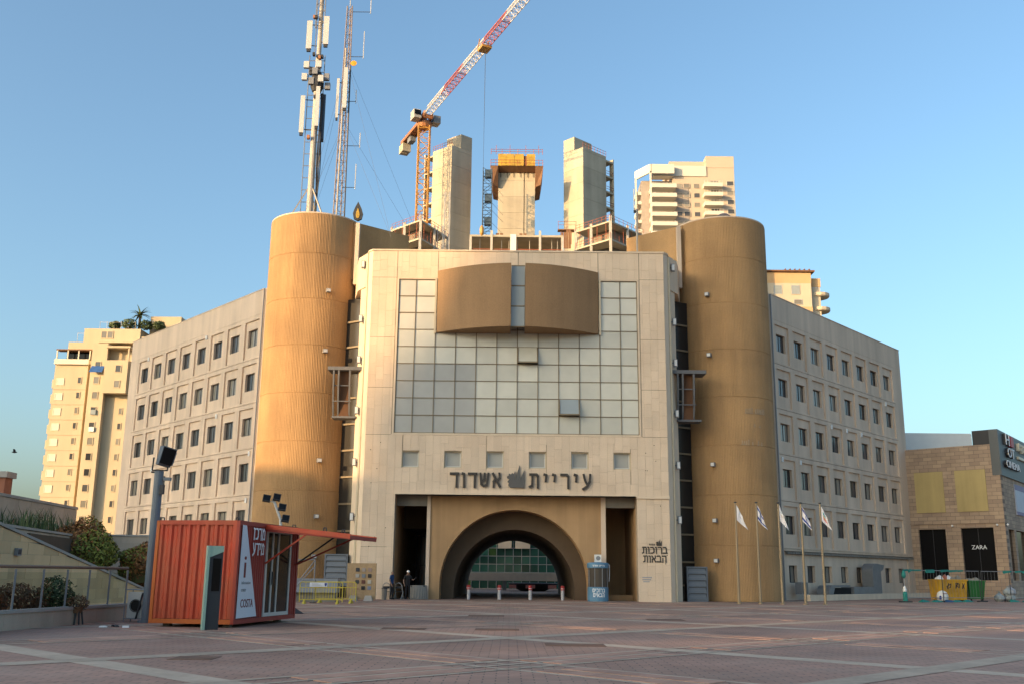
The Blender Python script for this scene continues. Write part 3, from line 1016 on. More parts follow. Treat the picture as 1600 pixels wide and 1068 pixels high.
core('bare concrete core beside the crane, openings on its left', (-12.6, 188), (-16.7, 191.5), (-8.7, 191.4), 86.2, 89.3, -1)
core('bare concrete core on the right with openings on its right', (14.0, 188), (10.3, 191.9), (19.1, 192.7), 86.1, 89.1, 1)
t = thing('concrete_core', 'middle bare concrete core crowned by yellow and brown formwork', 'concrete tower', (0.6, 188, 0), 0, 'bare concrete cores of the unfinished high-rise')
lifts(t, [[(-3.7, 0), (1.45, 0), (1.45, 7), (-3.7, 7)]], 48, 80.6)
lifts(t, [[(1.62, 0.0), (3.7, 0.0), (3.7, 7), (1.62, 7)]], 48, 80.6)
MB().box(1.3, 1.8, 0.25, 7, 46, 80).build('shaft_joint', CONC_D, t)
mb = MB()
mb.hexa([(-4.8, -1.2, 77.3), (-3.72, -0.6, 77.0), (-3.72, 7, 77.0), (-4.8, 7, 77.3), (-5.3, -1.9, 81.0), (-3.72, -1.9, 81.0), (-3.72, 8, 81.0), (-5.3, 8, 81.0)])
mb.build('side_platform', TIMBER, t)
mb = MB()
mb.hexa([(3.72, -0.6, 77.0), (4.8, -1.2, 77.3), (4.8, 7, 77.3), (3.72, 7, 77.0), (3.72, -1.9, 81.0), (5.3, -1.9, 81.0), (5.3, 8, 81.0), (3.72, 8, 81.0)])
mb.build('side_platform', TIMBER, t)
mb = MB()
mb.hexa([(-3.7, -0.3, 80.3), (3.7, -0.3, 80.3), (3.7, 0, 80.3), (-3.7, 0, 80.3), (-5.3, -1.9, 81.05), (5.3, -1.9, 81.05), (5.3, 0.4, 81.05), (-5.3, 0.4, 81.05)])
mb.build('front_platform', TIMBER, t)
for x0, x1 in ((-3.8, -2.2), (-2.15, -0.5), (-0.45, 1.4), (2.0, 3.7)):
    MB().box(x0, x1, -0.25, 0.0, 81.2, 84.3).build('formwork_panel', YELLOWF, t)
MB().box(-3.7, 3.7, 0.02, 7, 80.6, 84.0).build('formwork_core', TIMBER, t)
m_ = MB()
for x in (-5.2, -4.2, -3, -1.4, 0.2, 1.8, 3.4, 4.4, 5.2):
    m_.tube((x, -1.8, 81), (x, -1.8, 82.4), 0.05, 5)
    m_.tube((x, -0.2, 84.2), (x, -0.2, 86.2 if x in (-4.2, -1.4, 1.8, 4.4) else 85.4), 0.05, 5)
for z, y in ((81.7, -1.8), (82.3, -1.8), (84.8, -0.2), (85.3, -0.2)):
    m_.tube((-5.2, y, z), (5.2, y, z), 0.05, 5)
m_.build('platform_rail', RUST, t)
m_ = MB()
for x in (-3.2, -1.9, -0.6, 0.7, 2.2, 3.3):
    m_.tube((x, -0.15, 80.3), (x, -0.15, 79.3), 0.05, 5)
m_.build('hanger', METAL_D, t)

# slab frames of the podium
COLM = mat('pale_column', (0.50, 0.46, 0.40), 0.8)
def frame_corner(label, C0, l_, r_, zt):
    t = thing('slab_frame', label, 'concrete frame', (C0[0], C0[1], 0), 0, 'open slab frames of the unfinished high-rise')
    a = Vector((l_[0] - C0[0], l_[1] - C0[1])); b_ = Vector((r_[0] - C0[0], r_[1] - C0[1]))
    for z in (zt, zt - 3.3, zt - 6.6):
        MB().prism([(0, 0), tuple(b_), tuple(a + b_), tuple(a)], z - 0.28, z).build('slab', CONC, t)
    for p in (Vector((0, 0)), a * 0.55, a, b_ * 0.5, b_):
        q = p + (a + b_).normalized() * 0.25
        MB().box(q.x - 0.22, q.x + 0.22, q.y - 0.22, q.y + 0.22, 44, zt + (0.9 if p.length < 0.1 else 0.5)).build('column', COLM, t)
    MB().prism([tuple((a + b_) * 0.5 + p) for p in (Vector((-3, 0)), Vector((0, -3)), Vector((3, 0)), Vector((0, 3)))], 44, zt - 0.3).build('inner_wall', CONC_D, t)
    for e in (a, b_):
        m_ = MB()
        for z in (zt + 0.55, zt + 1.05, zt - 2.75, zt - 2.25):
            m_.tube((0, 0, z), (*e, z), 0.035, 5)
        n = 8
        for k in range(n + 1):
            p = e * (k / n)
            m_.tube((*p, zt), (*p, zt + 1.1), 0.035, 5)
            m_.tube((*p, zt - 3.3), (*p, zt - 2.2), 0.035, 5)
            if k % 2:
                m_.tube((*p, zt - 3.3), (*p, zt - 0.3), 0.05, 5)
        m_.build('guard_rail', RUST, t)
frame_corner('open concrete slab corner left of the crane side core', (-16.2, 165), (-21.9, 170.6), (-12.0, 174.1), 61.8)
frame_corner('open concrete slab corner right of the right core', (17.0, 165), (11.3, 171.0), (23.9, 172.8), 62.0)
t = thing('slab_frame', 'long open concrete slab below the middle core', 'concrete frame', (0.6, 165, 0), 0, 'open slab frames of the unfinished high-rise')
MB().box(-8.2, 8.2, 0, 12, 58.75, 59.1).build('slab', CONC, t)
MB().box(-8.2, 8.2, 0, 12, 55.0, 55.3).build('slab', CONC, t)
MB().box(-8.2, 8.2, 9, 9.3, 55.3, 58.7).build('inner_wall', CONC_D, t)
for x in (-8.0, -4.35, 4.1, 8.0):
    MB().box(x - 0.2, x + 0.2, -0.1, 0.3, 50, 59.9 if abs(x) < 5 else 58.7).build('column', COLM, t)
MB().box(-1.1, -0.05, -0.1, 0.5, 50, 59.2).build('white_column', WHITE, t)
m_ = MB()
for x in (-6.4, -2.6, -1.3, 0.15, 2.3, 6.2, 7.2):
    m_.tube((x, 1.2, 55.3), (x, 1.2, 58.75), 0.06, 5)
m_.build('prop', COLM, t)
m_ = MB()
for z in (55.9, 56.5):
    m_.box(-8, 8, 0.1, 0.16, z - 0.06, z + 0.06)
for k in range(14):
    m_.box(-7.9 + 1.2 * k, -7.8 + 1.2 * k, 0.1, 0.16, 55.3, 56.6)
m_.build('guard_rail', RUST, t)
for x in (-3.6, -2.9, -0.5 + 1.0, 1.2):
    MB().box(x, x + 0.55, 0.4, 1.0, 59.1, 59.55).build('block_pile', TIMBER, t)
t = thing('timber_shutter', 'stack of upright brown timber shutters beside the right core', 'formwork', (7.6, 172, 59.1))
for k in range(7):
    MB().box(-0.2 + 0.45 * k, 0.2 + 0.45 * k, -0.1, 0.12, 0.0, 1.9 + 0.28 * k + (0.25 if k % 2 else 0)).build('shutter', TIMBER, t)
t = thing('work_platform', 'small brown timber platform bracketed to the right core', 'platform', (10.6, 186.8, 67.6))
MB().box(-1.8, 1.9, -0.7, 0.7, 0, 0.2).build('deck', TIMBER, t)
for x in (-1.2, 0.9):
    MB().bar((x, 0.4, -2.6), (x, -0.3, 0), 0.12, 0.12).build('bracket', TIMBER, t)
m_ = MB()
for x in (-1.7, 0, 1.8):
    m_.tube((x, -0.6, 0.2), (x, -0.6, 1.9), 0.04, 5)
m_.tube((-1.7, -0.6, 1.8), (1.8, -0.6, 1.8), 0.04, 5); m_.tube((-1.7, -0.6, 1.1), (1.8, -0.6, 1.1), 0.04, 5)
m_.build('rail', RUST, t)

def lattice(mb, x0, x1, y0, y1, z0, z1, step, r_, diag=True, r2=None):
    r2 = r2 or r_ * 0.6
    cs = [(x0, y0), (x1, y0), (x1, y1), (x0, y1)]
    for x, y in cs:
        mb.tube((x, y, z0), (x, y, z1), r_, 5)
    z = z0
    k = 0
    while z < z1 - 0.01:
        zt = min(z + step, z1)
        for i in range(4):
            a, b_ = cs[i], cs[(i + 1) % 4]
            mb.tube((*a, z), (*b_, z), r2, 4)
            if diag:
                mb.tube((*(a if k % 2 else b_), z), (*(b_ if k % 2 else a), zt), r2, 4)
        z += step
        k += 1
    return mb
BLUEST = mat('dark_blue_steel', (0.05, 0.085, 0.13), 0.6)
t = thing('hoist_tower', 'slim dark blue scaffold hoist tower left of the middle core', 'scaffold tower', (-5.05, 180, 0))
lattice(MB(), -0.85, 0.85, 0, 1.7, 46, 78, 1.4, 0.09).build('mast', BLUEST, t)
m_ = MB()
for z in (62, 65, 67, 69.5, 71, 73.5, 75):
    m_.tube((0.85, 0.5, z), (3.0, 7.5, z + 0.1), 0.04, 4)
m_.build('tie', BLUEST, t)
for z in (71.2, 76.2, 66.5):
    MB().box(-0.5, 0.8, 0.2, 1.4, z, z + 1.5).build('hoist_box', BLUEST, t)
t = thing('scaffold_ladder', 'pale scaffold stair tower in front of the crane side core', 'scaffold tower', (-12.0, 170, 0))
lattice(MB(), -0.45, 0.45, 0, 0.9, 46, 69, 1.1, 0.05).build('mast', ALU, t)
lattice(MB(), -1.6, -0.7, 0, 0.9, 46, 62.5, 1.5, 0.05).build('side_mast', ALU, t)

# tower crane
CY_ = mat('crane_yellow', (0.50, 0.26, 0.06), 0.5, var=0.15)
CR = mat('crane_red', (0.46, 0.12, 0.08), 0.5, var=0.12)
CW = mat('crane_white', (0.72, 0.68, 0.62), 0.5, var=0.1)
CRO = mat('crane_orange', (0.36, 0.15, 0.06), 0.5, var=0.2)
crane = thing('tower_crane', 'tower crane with red and white jib on orange lattice mast', 'crane', (-18, 185, 0))
lattice(MB(), -1.1, 1.1, -1.1, 1.1, 44, 88.6, 2.2, 0.13).build('mast', CY_, crane)
MB().lathe([(1.3, 88.4), (1.5, 88.9), (1.5, 89.4), (1.1, 89.8)], 14).build('slewing_ring', CRO, crane)
jd = Vector((19.5, -42.8, 0)).normalized()
jn = Vector((-jd.y, jd.x, 0))
def jp(t_, s_, z):
    p = jd * t_ + jn * s_
    return (p.x, p.y, z)
mb = MB()
for s_ in (-1, 1):
    mb.bar(jp(-1.6, s_ * 0.9, 89.9), jp(2.0, s_ * 0.9, 90.5), 0.35, 0.9)
mb.bar(jp(-1.6, 0.9, 90.2), jp(-1.6, -0.9, 90.2), 0.3, 0.8)
mb.bar(jp(1.8, 0.9, 90.2), jp(1.8, -0.9, 90.2), 0.3, 0.8)
mb.tube(jp(0, 0, 89.6), jp(0, 0, 92.2), 0.5, 8, 0.3)
mb.build('slewing_head', CRO, crane)
cb = MB()
cb.hexa([jp(-0.4, -1.4, 89.5), jp(2.0, -1.4, 89.5), jp(2.0, -2.9, 89.5), jp(-0.4, -2.9, 89.5), jp(-0.4, -1.4, 91.4), jp(1.7, -1.4, 91.4), jp(1.7, -2.9, 91.4), jp(-0.4, -2.9, 91.4)])
co = cb.build('cab', mat('cab_grey', (0.40, 0.38, 0.35), 0.5), crane)
MB().hexa([jp(1.0, -1.5, 90.2), jp(2.03, -1.5, 90.2), jp(2.03, -2.8, 90.2), jp(1.0, -2.8, 90.2), jp(1.0, -1.5, 91.2), jp(1.85, -1.5, 91.2), jp(1.85, -2.8, 91.2), jp(1.0, -2.8, 91.2)]).build('cab_window', BLACKGL, co)
MB().hexa([jp(-0.6, 1.4, 89.4), jp(1.4, 1.4, 89.4), jp(1.4, 2.9, 89.4), jp(-0.6, 2.9, 89.4), jp(-0.6, 1.4, 91.0), jp(1.4, 1.4, 91.0), jp(1.4, 2.9, 91.0), jp(-0.6, 2.9, 91.0)]).build('machinery_box', METAL_G, crane)
segs = [(1.5, 11, CW), (11, 20.5, CR), (20.5, 30.5, CW), (30.5, 40, CR), (40, 50, CW), (50, 60, CR)]
for a, b_, m_ in segs:
    mb = MB()
    step = 1.5
    H_ = 1.9
    for s_ in (-0.75, 0.75):
        mb.tube(jp(a, s_, 90.7), jp(b_, s_, 90.7), 0.085, 5)
    mb.tube(jp(a, 0, 90.7 + H_), jp(b_, 0, 90.7 + H_), 0.10, 5)
    q = a
    while q < b_ - 0.1:
        e = min(q + step, b_)
        mid = (q + e) / 2
        for s_ in (-0.75, 0.75):
            mb.tube(jp(q, s_, 90.7), jp(mid, 0, 90.7 + H_), 0.045, 4)
            mb.tube(jp(mid, 0, 90.7 + H_), jp(e, s_, 90.7), 0.045, 4)
        mb.tube(jp(q, -0.75, 90.7), jp(q, 0.75, 90.7), 0.06, 4)
        mb.tube(jp(q, -0.75, 90.7), jp(e, 0.75, 90.7), 0.05, 4)
        q = e
    mb.build('jib_section', m_, crane)
mb = MB()
for s_ in (-0.8, 0.8):
    mb.bar(jp(-1.5, s_, 90.1), jp(-12.5, s_, 90.1), 0.28, 0.7)
mb.bar(jp(-1.5, 0, 90.0), jp(-12.5, 0, 90.0), 1.4, 0.12)
for q in (-3, -6, -9, -12):
    mb.bar(jp(q, -0.8, 90.1), jp(q, 0.8, 90.1), 0.2, 0.5)
mb.build('counter_jib', CRO, crane)
for q in (-11.0, -12.4):
    MB().hexa([jp(q, -0.9, 87.9), jp(q - 1.1, -0.9, 87.9), jp(q - 1.1, 0.9, 87.9), jp(q, 0.9, 87.9), jp(q, -0.9, 89.7), jp(q - 1.1, -0.9, 89.7), jp(q - 1.1, 0.9, 89.7), jp(q, 0.9, 89.7)]).build('counterweight', CONC, crane)
MB().hexa([jp(-7, -0.6, 88.6), jp(-9, -0.6, 88.6), jp(-9, 0.6, 88.6), jp(-7, 0.6, 88.6), jp(-7, -0.6, 89.6), jp(-9, -0.6, 89.6), jp(-9, 0.6, 89.6), jp(-7, 0.6, 89.6)]).build('winch', METAL_G, crane)
mb = MB()
mb.hexa([jp(29.6, -0.9, 90.1), jp(31.8, -0.9, 90.1), jp(31.8, 0.9, 90.1), jp(29.6, 0.9, 90.1), jp(29.6, -0.9, 90.55), jp(31.8, -0.9, 90.55), jp(31.8, 0.9, 90.55), jp(29.6, 0.9, 90.55)])
for s_ in (-0.85, 0.85):
    mb.bar(jp(29.6, s_, 90.5), jp(30.4, s_, 92.2), 0.15, 0.15)
mb.build('trolley', CY_, crane)
mb = MB()
mb.tube(jp(30.3, 0.35, 90.1), jp(30.3, 0.25, 58), 0.022, 4)
mb.tube(jp(31.0, 0.0, 90.1), jp(31.0, 0.0, 58), 0.022, 4)
mb.build('hoist_rope', METAL_D, crane)
MB().lathe([(0.1, 56.2), (0.35, 56.6), (0.35, 57.6), (0.1, 58)], 8, jp(30.6, 0.1, 0)[0], jp(30.6, 0.1, 0)[1]).build('hook_block', CY_, crane)

# ================================================================== masts on the left tower
MASTW = mat('mast_white', (0.44, 0.39, 0.33), 0.5, var=0.15, streak=0.1)
PANELW = mat('antenna_panel', (0.52, 0.52, 0.50), 0.45, var=0.04)
m1 = thing('antenna_mast', 'thick white pole mast with panel antennas on the left tower roof', 'antenna mast', (-14.95, 69, 26.45))
MB().tube((0, 0, 0), (0, 0, 13.5), 0.25, 12, 0.21).tube((0, 0, 13.5), (0, 0, 21.5), 0.18, 12, 0.15).build('pole', MASTW, m1, smooth=False)
mb = MB()
for k in range(14):
    mb.tube((-0.62, -0.05, 0.6 + 0.95 * k), (0.5, -0.05, 0.6 + 0.95 * k), 0.03, 4)
mb.tube((-0.66, -0.05, 0), (-0.66, -0.05, 13.4), 0.035, 5)
mb.tube((0.5, -0.05, 0), (0.5, -0.05, 13.4), 0.035, 5)
mb.tube((0.3, -0.05, 16.2), (0.3, -0.05, 21), 0.03, 5); mb.tube((-0.3, -0.05, 13.6), (-0.3, -0.05, 21), 0.03, 5)
for k in range(12):
    z0, z1 = 15.6 + 0.5 * k, 16.1 + 0.5 * k
    s0 = 0.34 if k % 2 else -0.34
    mb.tube((s0, -0.22, z0), (-s0, -0.22, z1), 0.022, 4)
    mb.tube((-0.34, -0.22, z0), (0.34, -0.22, z0), 0.022, 4)
mb.tube((0.34, -0.22, 15.6), (0.34, -0.22, 21.6), 0.035, 5); mb.tube((-0.34, -0.22, 15.6), (-0.34, -0.22, 21.6), 0.035, 5)
mb.build('cable_ladder', METAL_G, m1)
rr = random.Random(21)
for k in range(16):
    x, y, z = rr.uniform(-0.5, 0.5), -0.3 - 0.1 * rr.random(), rr.choice((13.2, 13.5, 10.2, 9.9, 6.6, 6.2, 11.2, 12.0, 16.6)) + rr.uniform(-0.2, 0.2)
    MB().box(x - 0.09, x + 0.09, y - 0.07, y + 0.2, z - 0.12, z + 0.12).build('clamp', METAL_D if k % 3 else CRO, m1)
for a in (-160, -35, 80):
    MB().bar((1.5 * math.cos(R(a)), 1.5 * math.sin(R(a)), 0.0), (0.2 * math.cos(R(a)), 0.2 * math.sin(R(a)), 2.6), 0.09, 0.09).build('stay', MASTW, m1)
def panel(par, x, y, z, h, w=0.34, d=0.22, m=None):
    p = MB()
    p.hexa([(x - w / 2, y - d / 2, z), (x + w / 2, y - d / 2, z), (x + w / 2 - 0.04, y + d / 2, z), (x - w / 2 + 0.04, y + d / 2, z), (x - w / 2, y - d / 2, z + h), (x + w / 2, y - d / 2, z + h), (x + w / 2 - 0.04, y + d / 2, z + h), (x - w / 2 + 0.04, y + d / 2, z + h)])
    o = p.build('panel_antenna', m or PANELW, par)
    f_ = MB()
    for zz in (z + 0.3, z + h - 0.3):
        f_.bar((x, y, zz), (0, 0, zz), 0.05, 0.05)
    f_.box(x - w * 0.35, x + w * 0.35, y - d * 0.35, y + d * 0.35, z - 0.22, z)
    f_.build('bracket', METAL_D, o)
panel(m1, -0.78, -0.1, 13.9, 2.35, 0.42)
panel(m1, 0.52, -0.25, 14.2, 2.35, 0.42)
panel(m1, -0.95, -0.1, 7.0, 3.0)
panel(m1, 0.22, -0.42, 7.4, 3.2, 0.30)
panel(m1, 0.62, 0.1, 6.6, 3.6, 0.22, 0.2, BLUEST)
rr = random.Random(5)
for k, (x, y, z) in enumerate([(-0.85, -0.1, 12.3), (0.15, -0.4, 12.2), (0.72, -0.1, 11.3), (-0.95, -0.1, 11.3), (0.35, -0.4, 11.0), (-0.35, -0.4, 10.8), (0.8, 0.0, 10.6), (-0.1, -0.45, 11.6)]):
    o = MB().box(x - 0.2, x + 0.2, y - 0.14, y + 0.14, z, z + 0.52).build('radio_unit', PANELW if k in (0, 1, 3, 4) else METAL_G, m1)
    MB().bar((x, y + 0.1, z + 0.2), (0, 0.1, z + 0.1), 0.06, 0.06).build('bracket', METAL_D, o)
MB().lathe([(0.34, 10.4), (0.5, 10.8), (0.5, 11.4), (0.34, 11.9)], 10).build('collar', METAL_D, m1)
mb = MB()
for k in range(5):
    pts = [(0.36 + 0.05 * k + 0.05 * math.sin(k + j * 0.9), -0.12 + 0.05 * math.cos(k * 2 + j), 0.2 + j * 1.0) for j in range(11)]
    mb.path(pts, 0.035, 5)
mb.build('cable', METAL_D, m1)
m2 = thing('antenna_mast', 'slim red and grey lattice mast with whip antennas on the left tower roof', 'antenna mast', (-12.75, 69, 26.45))
STEELP = mat('weathered_red_steel', (0.28, 0.225, 0.20), 0.6, var=0.3, scale=1.2)
mb = MB()
tri = [(-0.42, -0.2), (0.42, -0.2), (0.0, 0.5)]
for i, (x, y) in enumerate(tri):
    mb.tube((x, y, 0), (x * 0.45, y * 0.45, 17.6), 0.05, 5)
for k in range(22):
    z0, z1 = 0.8 * k, 0.8 * (k + 1)
    for i in range(3):
        f0, f1 = 1 - 0.55 * z0 / 17.6, 1 - 0.55 * z1 / 17.6
        a, b_ = tri[i], tri[(i + 1) % 3]
        mb.tube((a[0] * f0, a[1] * f0, z0), (b_[0] * f1, b_[1] * f1, z1), 0.02, 4)
        mb.tube((a[0] * f0, a[1] * f0, z0), (b_[0] * f0, b_[1] * f0, z0), 0.02, 4)
mb.build('lattice', STEELP, m2)
MB().tube((-0.16, -0.3, 0), (-0.14, -0.1, 14), 0.07, 6).build('feeder_pipe', MASTW, m2)
MB().tube((0.42, -0.3, 0.3), (0.3, -0.15, 12.5), 0.05, 6).build('cable', METAL_D, m2)
panel(m2, -0.55, -0.2, 8.2, 3.2, 0.2, 0.16)
panel(m2, 0.02, -0.4, 8.9, 3.3, 0.32, 0.18)
MB().lathe([(0.0, -0.06), (0.22, -0.03), (0.24, 0.03), (0.0, 0.06)], 14, caps=False).build('dish', mat('orange_dish', (0.75, 0.32, 0.02), 0.5), m2, (0.55, -0.35, 12.6)).rotation_euler = (R(80), 0, 0)
for x, z0, z1 in ((1.6, 17.0, 20.5), (1.2, 13.2, 15.5), (1.05, 2.6, 4.6), (1.25, 5.9, 7.1), (0.0, 17.6, 20), (0.8, 9.5, 10.6)):
    w_ = MB().tube((x, 0, z0), (x, 0, z1), 0.035, 5).build('whip_antenna', PANELW, m2)
    MB().bar((0.1, 0, z0 + 0.15), (x, 0, z0 + 0.15), 0.035, 0.035).build('arm', METAL_D, w_)
mb = MB()
for q in ((4.2, -2.6, -2), (6.5, 1.5, -2.5), (-2.6, 1.8, 0.2), (-2.3, -1.2, 0.2)):
    for z in (13.0, 8.0):
        mb.tube((0, 0, z), (q[0], q[1], q[2]), 0.008, 3)
mb.build('guy_wire', METAL_D, m2)
t = thing('roof_finial', 'dark pointed leaf shaped ornament at the edge of the left tower roof', 'ornament', (-11.25, 68.2, 26.3))
mb = MB()
pl = [(0.0, 0.0), (0.28, 0.15), (0.36, 0.55), (0.22, 1.0), (0.0, 1.45), (-0.22, 1.0), (-0.36, 0.55), (-0.28, 0.15)]
mb.extr([(x, -0.12, z) for x, z in pl], (0, 0.24, 0))
mb.build('blade', METAL_D, t)
MB().extr([(x * 0.4, -0.16, 0.15 + z * 0.55) for x, z in pl], (0, 0.03, 0)).build('inset', YELLOWF, t)
t = thing('roof_antenna', 'thin pole with short whip antenna beside the right roof wall', 'antenna', (9.2, 70.2, 22.2))
MB().tube((0, 0, 0), (0, 0, 6.0), 0.07, 6).build('pole', MASTW, t)
MB().tube((-0.18, 0, 5.9), (-0.18, 0, 7.6), 0.04, 5).build('whip', PANELW, t)
MB().box(-0.22, 0.08, -0.05, 0.05, 5.7, 5.9).build('clamp', METAL_D, t)
t = thing('roof_dome', 'small clear dome skylight on top of the right tower', 'skylight', (15.3, 68.5, 26.45))
MB().lathe([(0.7, 0), (0.68, 0.3), (0.55, 0.55), (0.3, 0.75), (0.05, 0.82)], 14).build('dome', mat('smoky_dome', (0.16, 0.12, 0.10), 0.2), t, smooth=True)
MB().lathe([(0.8, 0), (0.8, 0.12), (0.72, 0.13)], 14).build('kerb', PRECAST, t)

# ================================================================== apartment buildings
def winset(par, me, pts, pane=None):
    for p in pts:
        w_ = ob('window', me, par, p)
        if pane:
            ob('pane', pane, w_)
def win_unit(w, h, frame_m, pane_m):
    f_ = MB(); f_.holes(-w / 2, w / 2, 0, h, [(-w / 2 + 0.12, w / 2 - 0.12, 0.12, h - 0.12)], -0.08, 0.02)
    p_ = MB(); p_.box(-w / 2 + 0.12, w / 2 - 0.12, -0.04, 0.01, 0.12, h - 0.12)
    return f_.mesh('window', frame_m), p_.mesh('pane', pane_m)
CREAM = mat('cream_render', (0.52, 0.42, 0.28), 0.85, var=0.08, scale=0.2, streak=0.1, sscale=0.5)
SHUT = mat('white_shutter', (0.70, 0.62, 0.48), 0.7, var=0.05)
ap = thing('apartment_block', 'cream stepped apartment block with roof garden behind the left wing', 'building', (-80, 190, 0))
FH = 2.95
def block(par, name, x0, x1, y0, y1, z0, z1, m):
    return MB().box(x0, x1, y0, y1, z0, z1).build(name, m, par)
SHADEC = mat('shade_tan_render', (0.44, 0.33, 0.22), 0.85, var=0.08, scale=0.3, streak=0.1)  # cream render darkened for shade in the recess; also colours the floor lines
block(ap, 'wall', -8.8, -2.4, 0, 14, 0, 40.6, CREAM)
block(ap, 'wall', -1.5, 1.5, -1.0, 12, 0, 44.5, CREAM)
block(ap, 'wall', 1.5, 14.5, 0.3, 14, 0, 43.8, CREAM)
block(ap, 'recess', -2.4, -1.5, 3.5, 12, 0, 43, SHADEC)
block(ap, 'upper_storey', -7.4, -1.5, 1.5, 12, 40.6, 45.2, CREAM)
block(ap, 'upper_storey', -4.6, 6.5, 1.6, 12.2, 45.2, 48.0, CREAM)
block(ap, 'upper_storey', 6.6, 14.5, 1.8, 12, 43.8, 46.5, CREAM)
block(ap, 'bay', 1.51, 6.0, -1.8, 0.28, 34.6, 41.0, CREAM)
block(ap, 'bay_roof', 1.51, 6.2, -1.9, 0.28, 43.4, 43.8, CREAM)
for x in (1.5, 5.7):
    block(ap, 'bay_post', x, x + 0.3, -1.7, -1.4, 41.0, 43.4, CREAM)
block(ap, 'penthouse', 7.0, 13.2, 5.0, 12, 46.5, 51.4, CREAM)
for k in range(12):
    block(ap, 'ledge', -9.3, -8.78, 0.5, 6, 3.4 + FH * k, 5.1 + FH * k, CREAM)
    block(ap, 'floor_line', -8.82, -2.38, -0.05, 0.0, 3.0 + FH * k, 3.12 + FH * k, SHADEC)
m_s = win_unit(1.5, 1.4, SHUT, SHUT); m_d = win_unit(0.8, 1.35, CREAM, WIN); m_m = win_unit(1.2, 1.5, CREAM, WIN)
winset(ap, m_s[0], [(-7.5, -0.02, 3.9 + FH * k) for k in range(12)], m_s[1])
winset(ap, m_d[0], [(-3.8, -0.02, 4.2 + FH * k) for k in range(12)], m_d[1])
winset(ap, m_m[0], [(-0.1, -1.02, 4.0 + FH * k) for k in range(13)], m_m[1])
winset(ap, m_d[0], [(4.6, 0.28, 4.2 + FH * k) for k in range(10)] + [(6.4, 0.28, 4.2 + FH * k) for k in range(10)], m_d[1])
winset(ap, m_m[0], [(4.2, -1.82, 35.6), (4.2, -1.82, 38.6), (-0.6, 1.58, 46.0), (0.6, 1.58, 46.0)], m_m[1])
bal = MB(); bal.box(-8.9, -2.2, -0.5, 0.0, 40.4, 41.4); bal.build('roof_balcony', SHUT, ap)
bal = MB(); bal.box(-7.4, -2.6, 1.3, 1.45, 41.6, 43.2); bal.build('balcony_glazing', BLACKGL, ap)
MB().box(-8.8, -1.8, -0.4, 1.5, 43.2, 43.4).build('pergola', TIMBER, ap)
for x in (-8.6, -6.5, -4.4, -2.2):
    MB().box(x - 0.1, x + 0.1, -0.3, -0.1, 41.4, 43.2).build('pergola_post', SHUT, ap)
MB().hexa([(-1.3, -2.0, 38.6), (1.2, -2.0, 38.6), (1.2, -1.05, 39.9), (-1.3, -1.05, 39.9), (-1.3, -2.0, 38.7), (1.2, -2.0, 38.7), (1.2, -1.05, 40.0), (-1.3, -1.05, 40.0)]).build('blue_awning', mat('blue_awning', (0.03, 0.10, 0.28), 0.7), ap)
for z, m_ in ((27.2, WHITE), (30.5, STRIPGL)):
    MB().box(-0.5, 0.5, -1.3, -1.05, z, z + 0.9).build('drying_cloth', m_, ap)
mb = MB()
for k in range(9):
    mb.tube((-6 + 1.4 * k, 2, 48.2 if k > 2 else 45), (-6 + 1.4 * k, 2, 49.5 if k > 2 else 47.2), 0.04, 4)
mb.tube((-6, 2, 47.1), (-3.2, 2, 47.1), 0.03, 4); mb.tube((-1.8, 2, 49.4), (5.2, 2, 49.4), 0.03, 4)
mb.build('roof_rail', SHUT, ap)

WALL_P = mat('peach_render', (0.50, 0.41, 0.32), 0.85, var=0.05, scale=0.2)
WALL_W = mat('white_render', (0.62, 0.58, 0.50), 0.8, var=0.05, scale=0.2)
GREYR = mat('grey_render', (0.36, 0.31, 0.27), 0.85)
ar = thing('apartment_tower', 'tall peach apartment tower with white balconies behind the right tower', 'building', (55, 290, 0))
block(ar, 'wall', -5.5, 13.6, 0, 18, 60, 125.4, WALL_P)
block(ar, 'wall', -15.0, -5.5, 3.0, 18, 60, 122.0, GREYR)  # darker grey put in to deepen the shade behind the balconies
block(ar, 'parapet', -11.8, 4.9, -0.3, 3, 122.4, 125.8, WALL_W)
block(ar, 'roof_block', -6.2, 4.9, 2, 16, 125.8, 128.2, WALL_P)
block(ar, 'roof_block', 4.9, 13.62, -0.1, 16, 125.4, 129.2, WALL_P)
block(ar, 'grey_panel', -4.3, -0.9, -0.15, 0.1, 60, 119.8, GREYR)
FH2 = 3.08
wu = win_unit(2.2, 1.6, WALL_W, WIN); wu2 = win_unit(1.9, 1.6, WALL_P, WIN)
zs = [121.0 - FH2 * k - 2.6 for k in range(10)]
winset(ar, wu2[0], [(-3.7, -0.2, z) for z in zs] + [(-1.4, -0.2, z) for z in zs] + [(1.8, -0.05, z) for z in zs], wu2[1])
winset(ar, wu[0], [(12.2, -0.05, z + 1.0) for z in zs], wu[1])
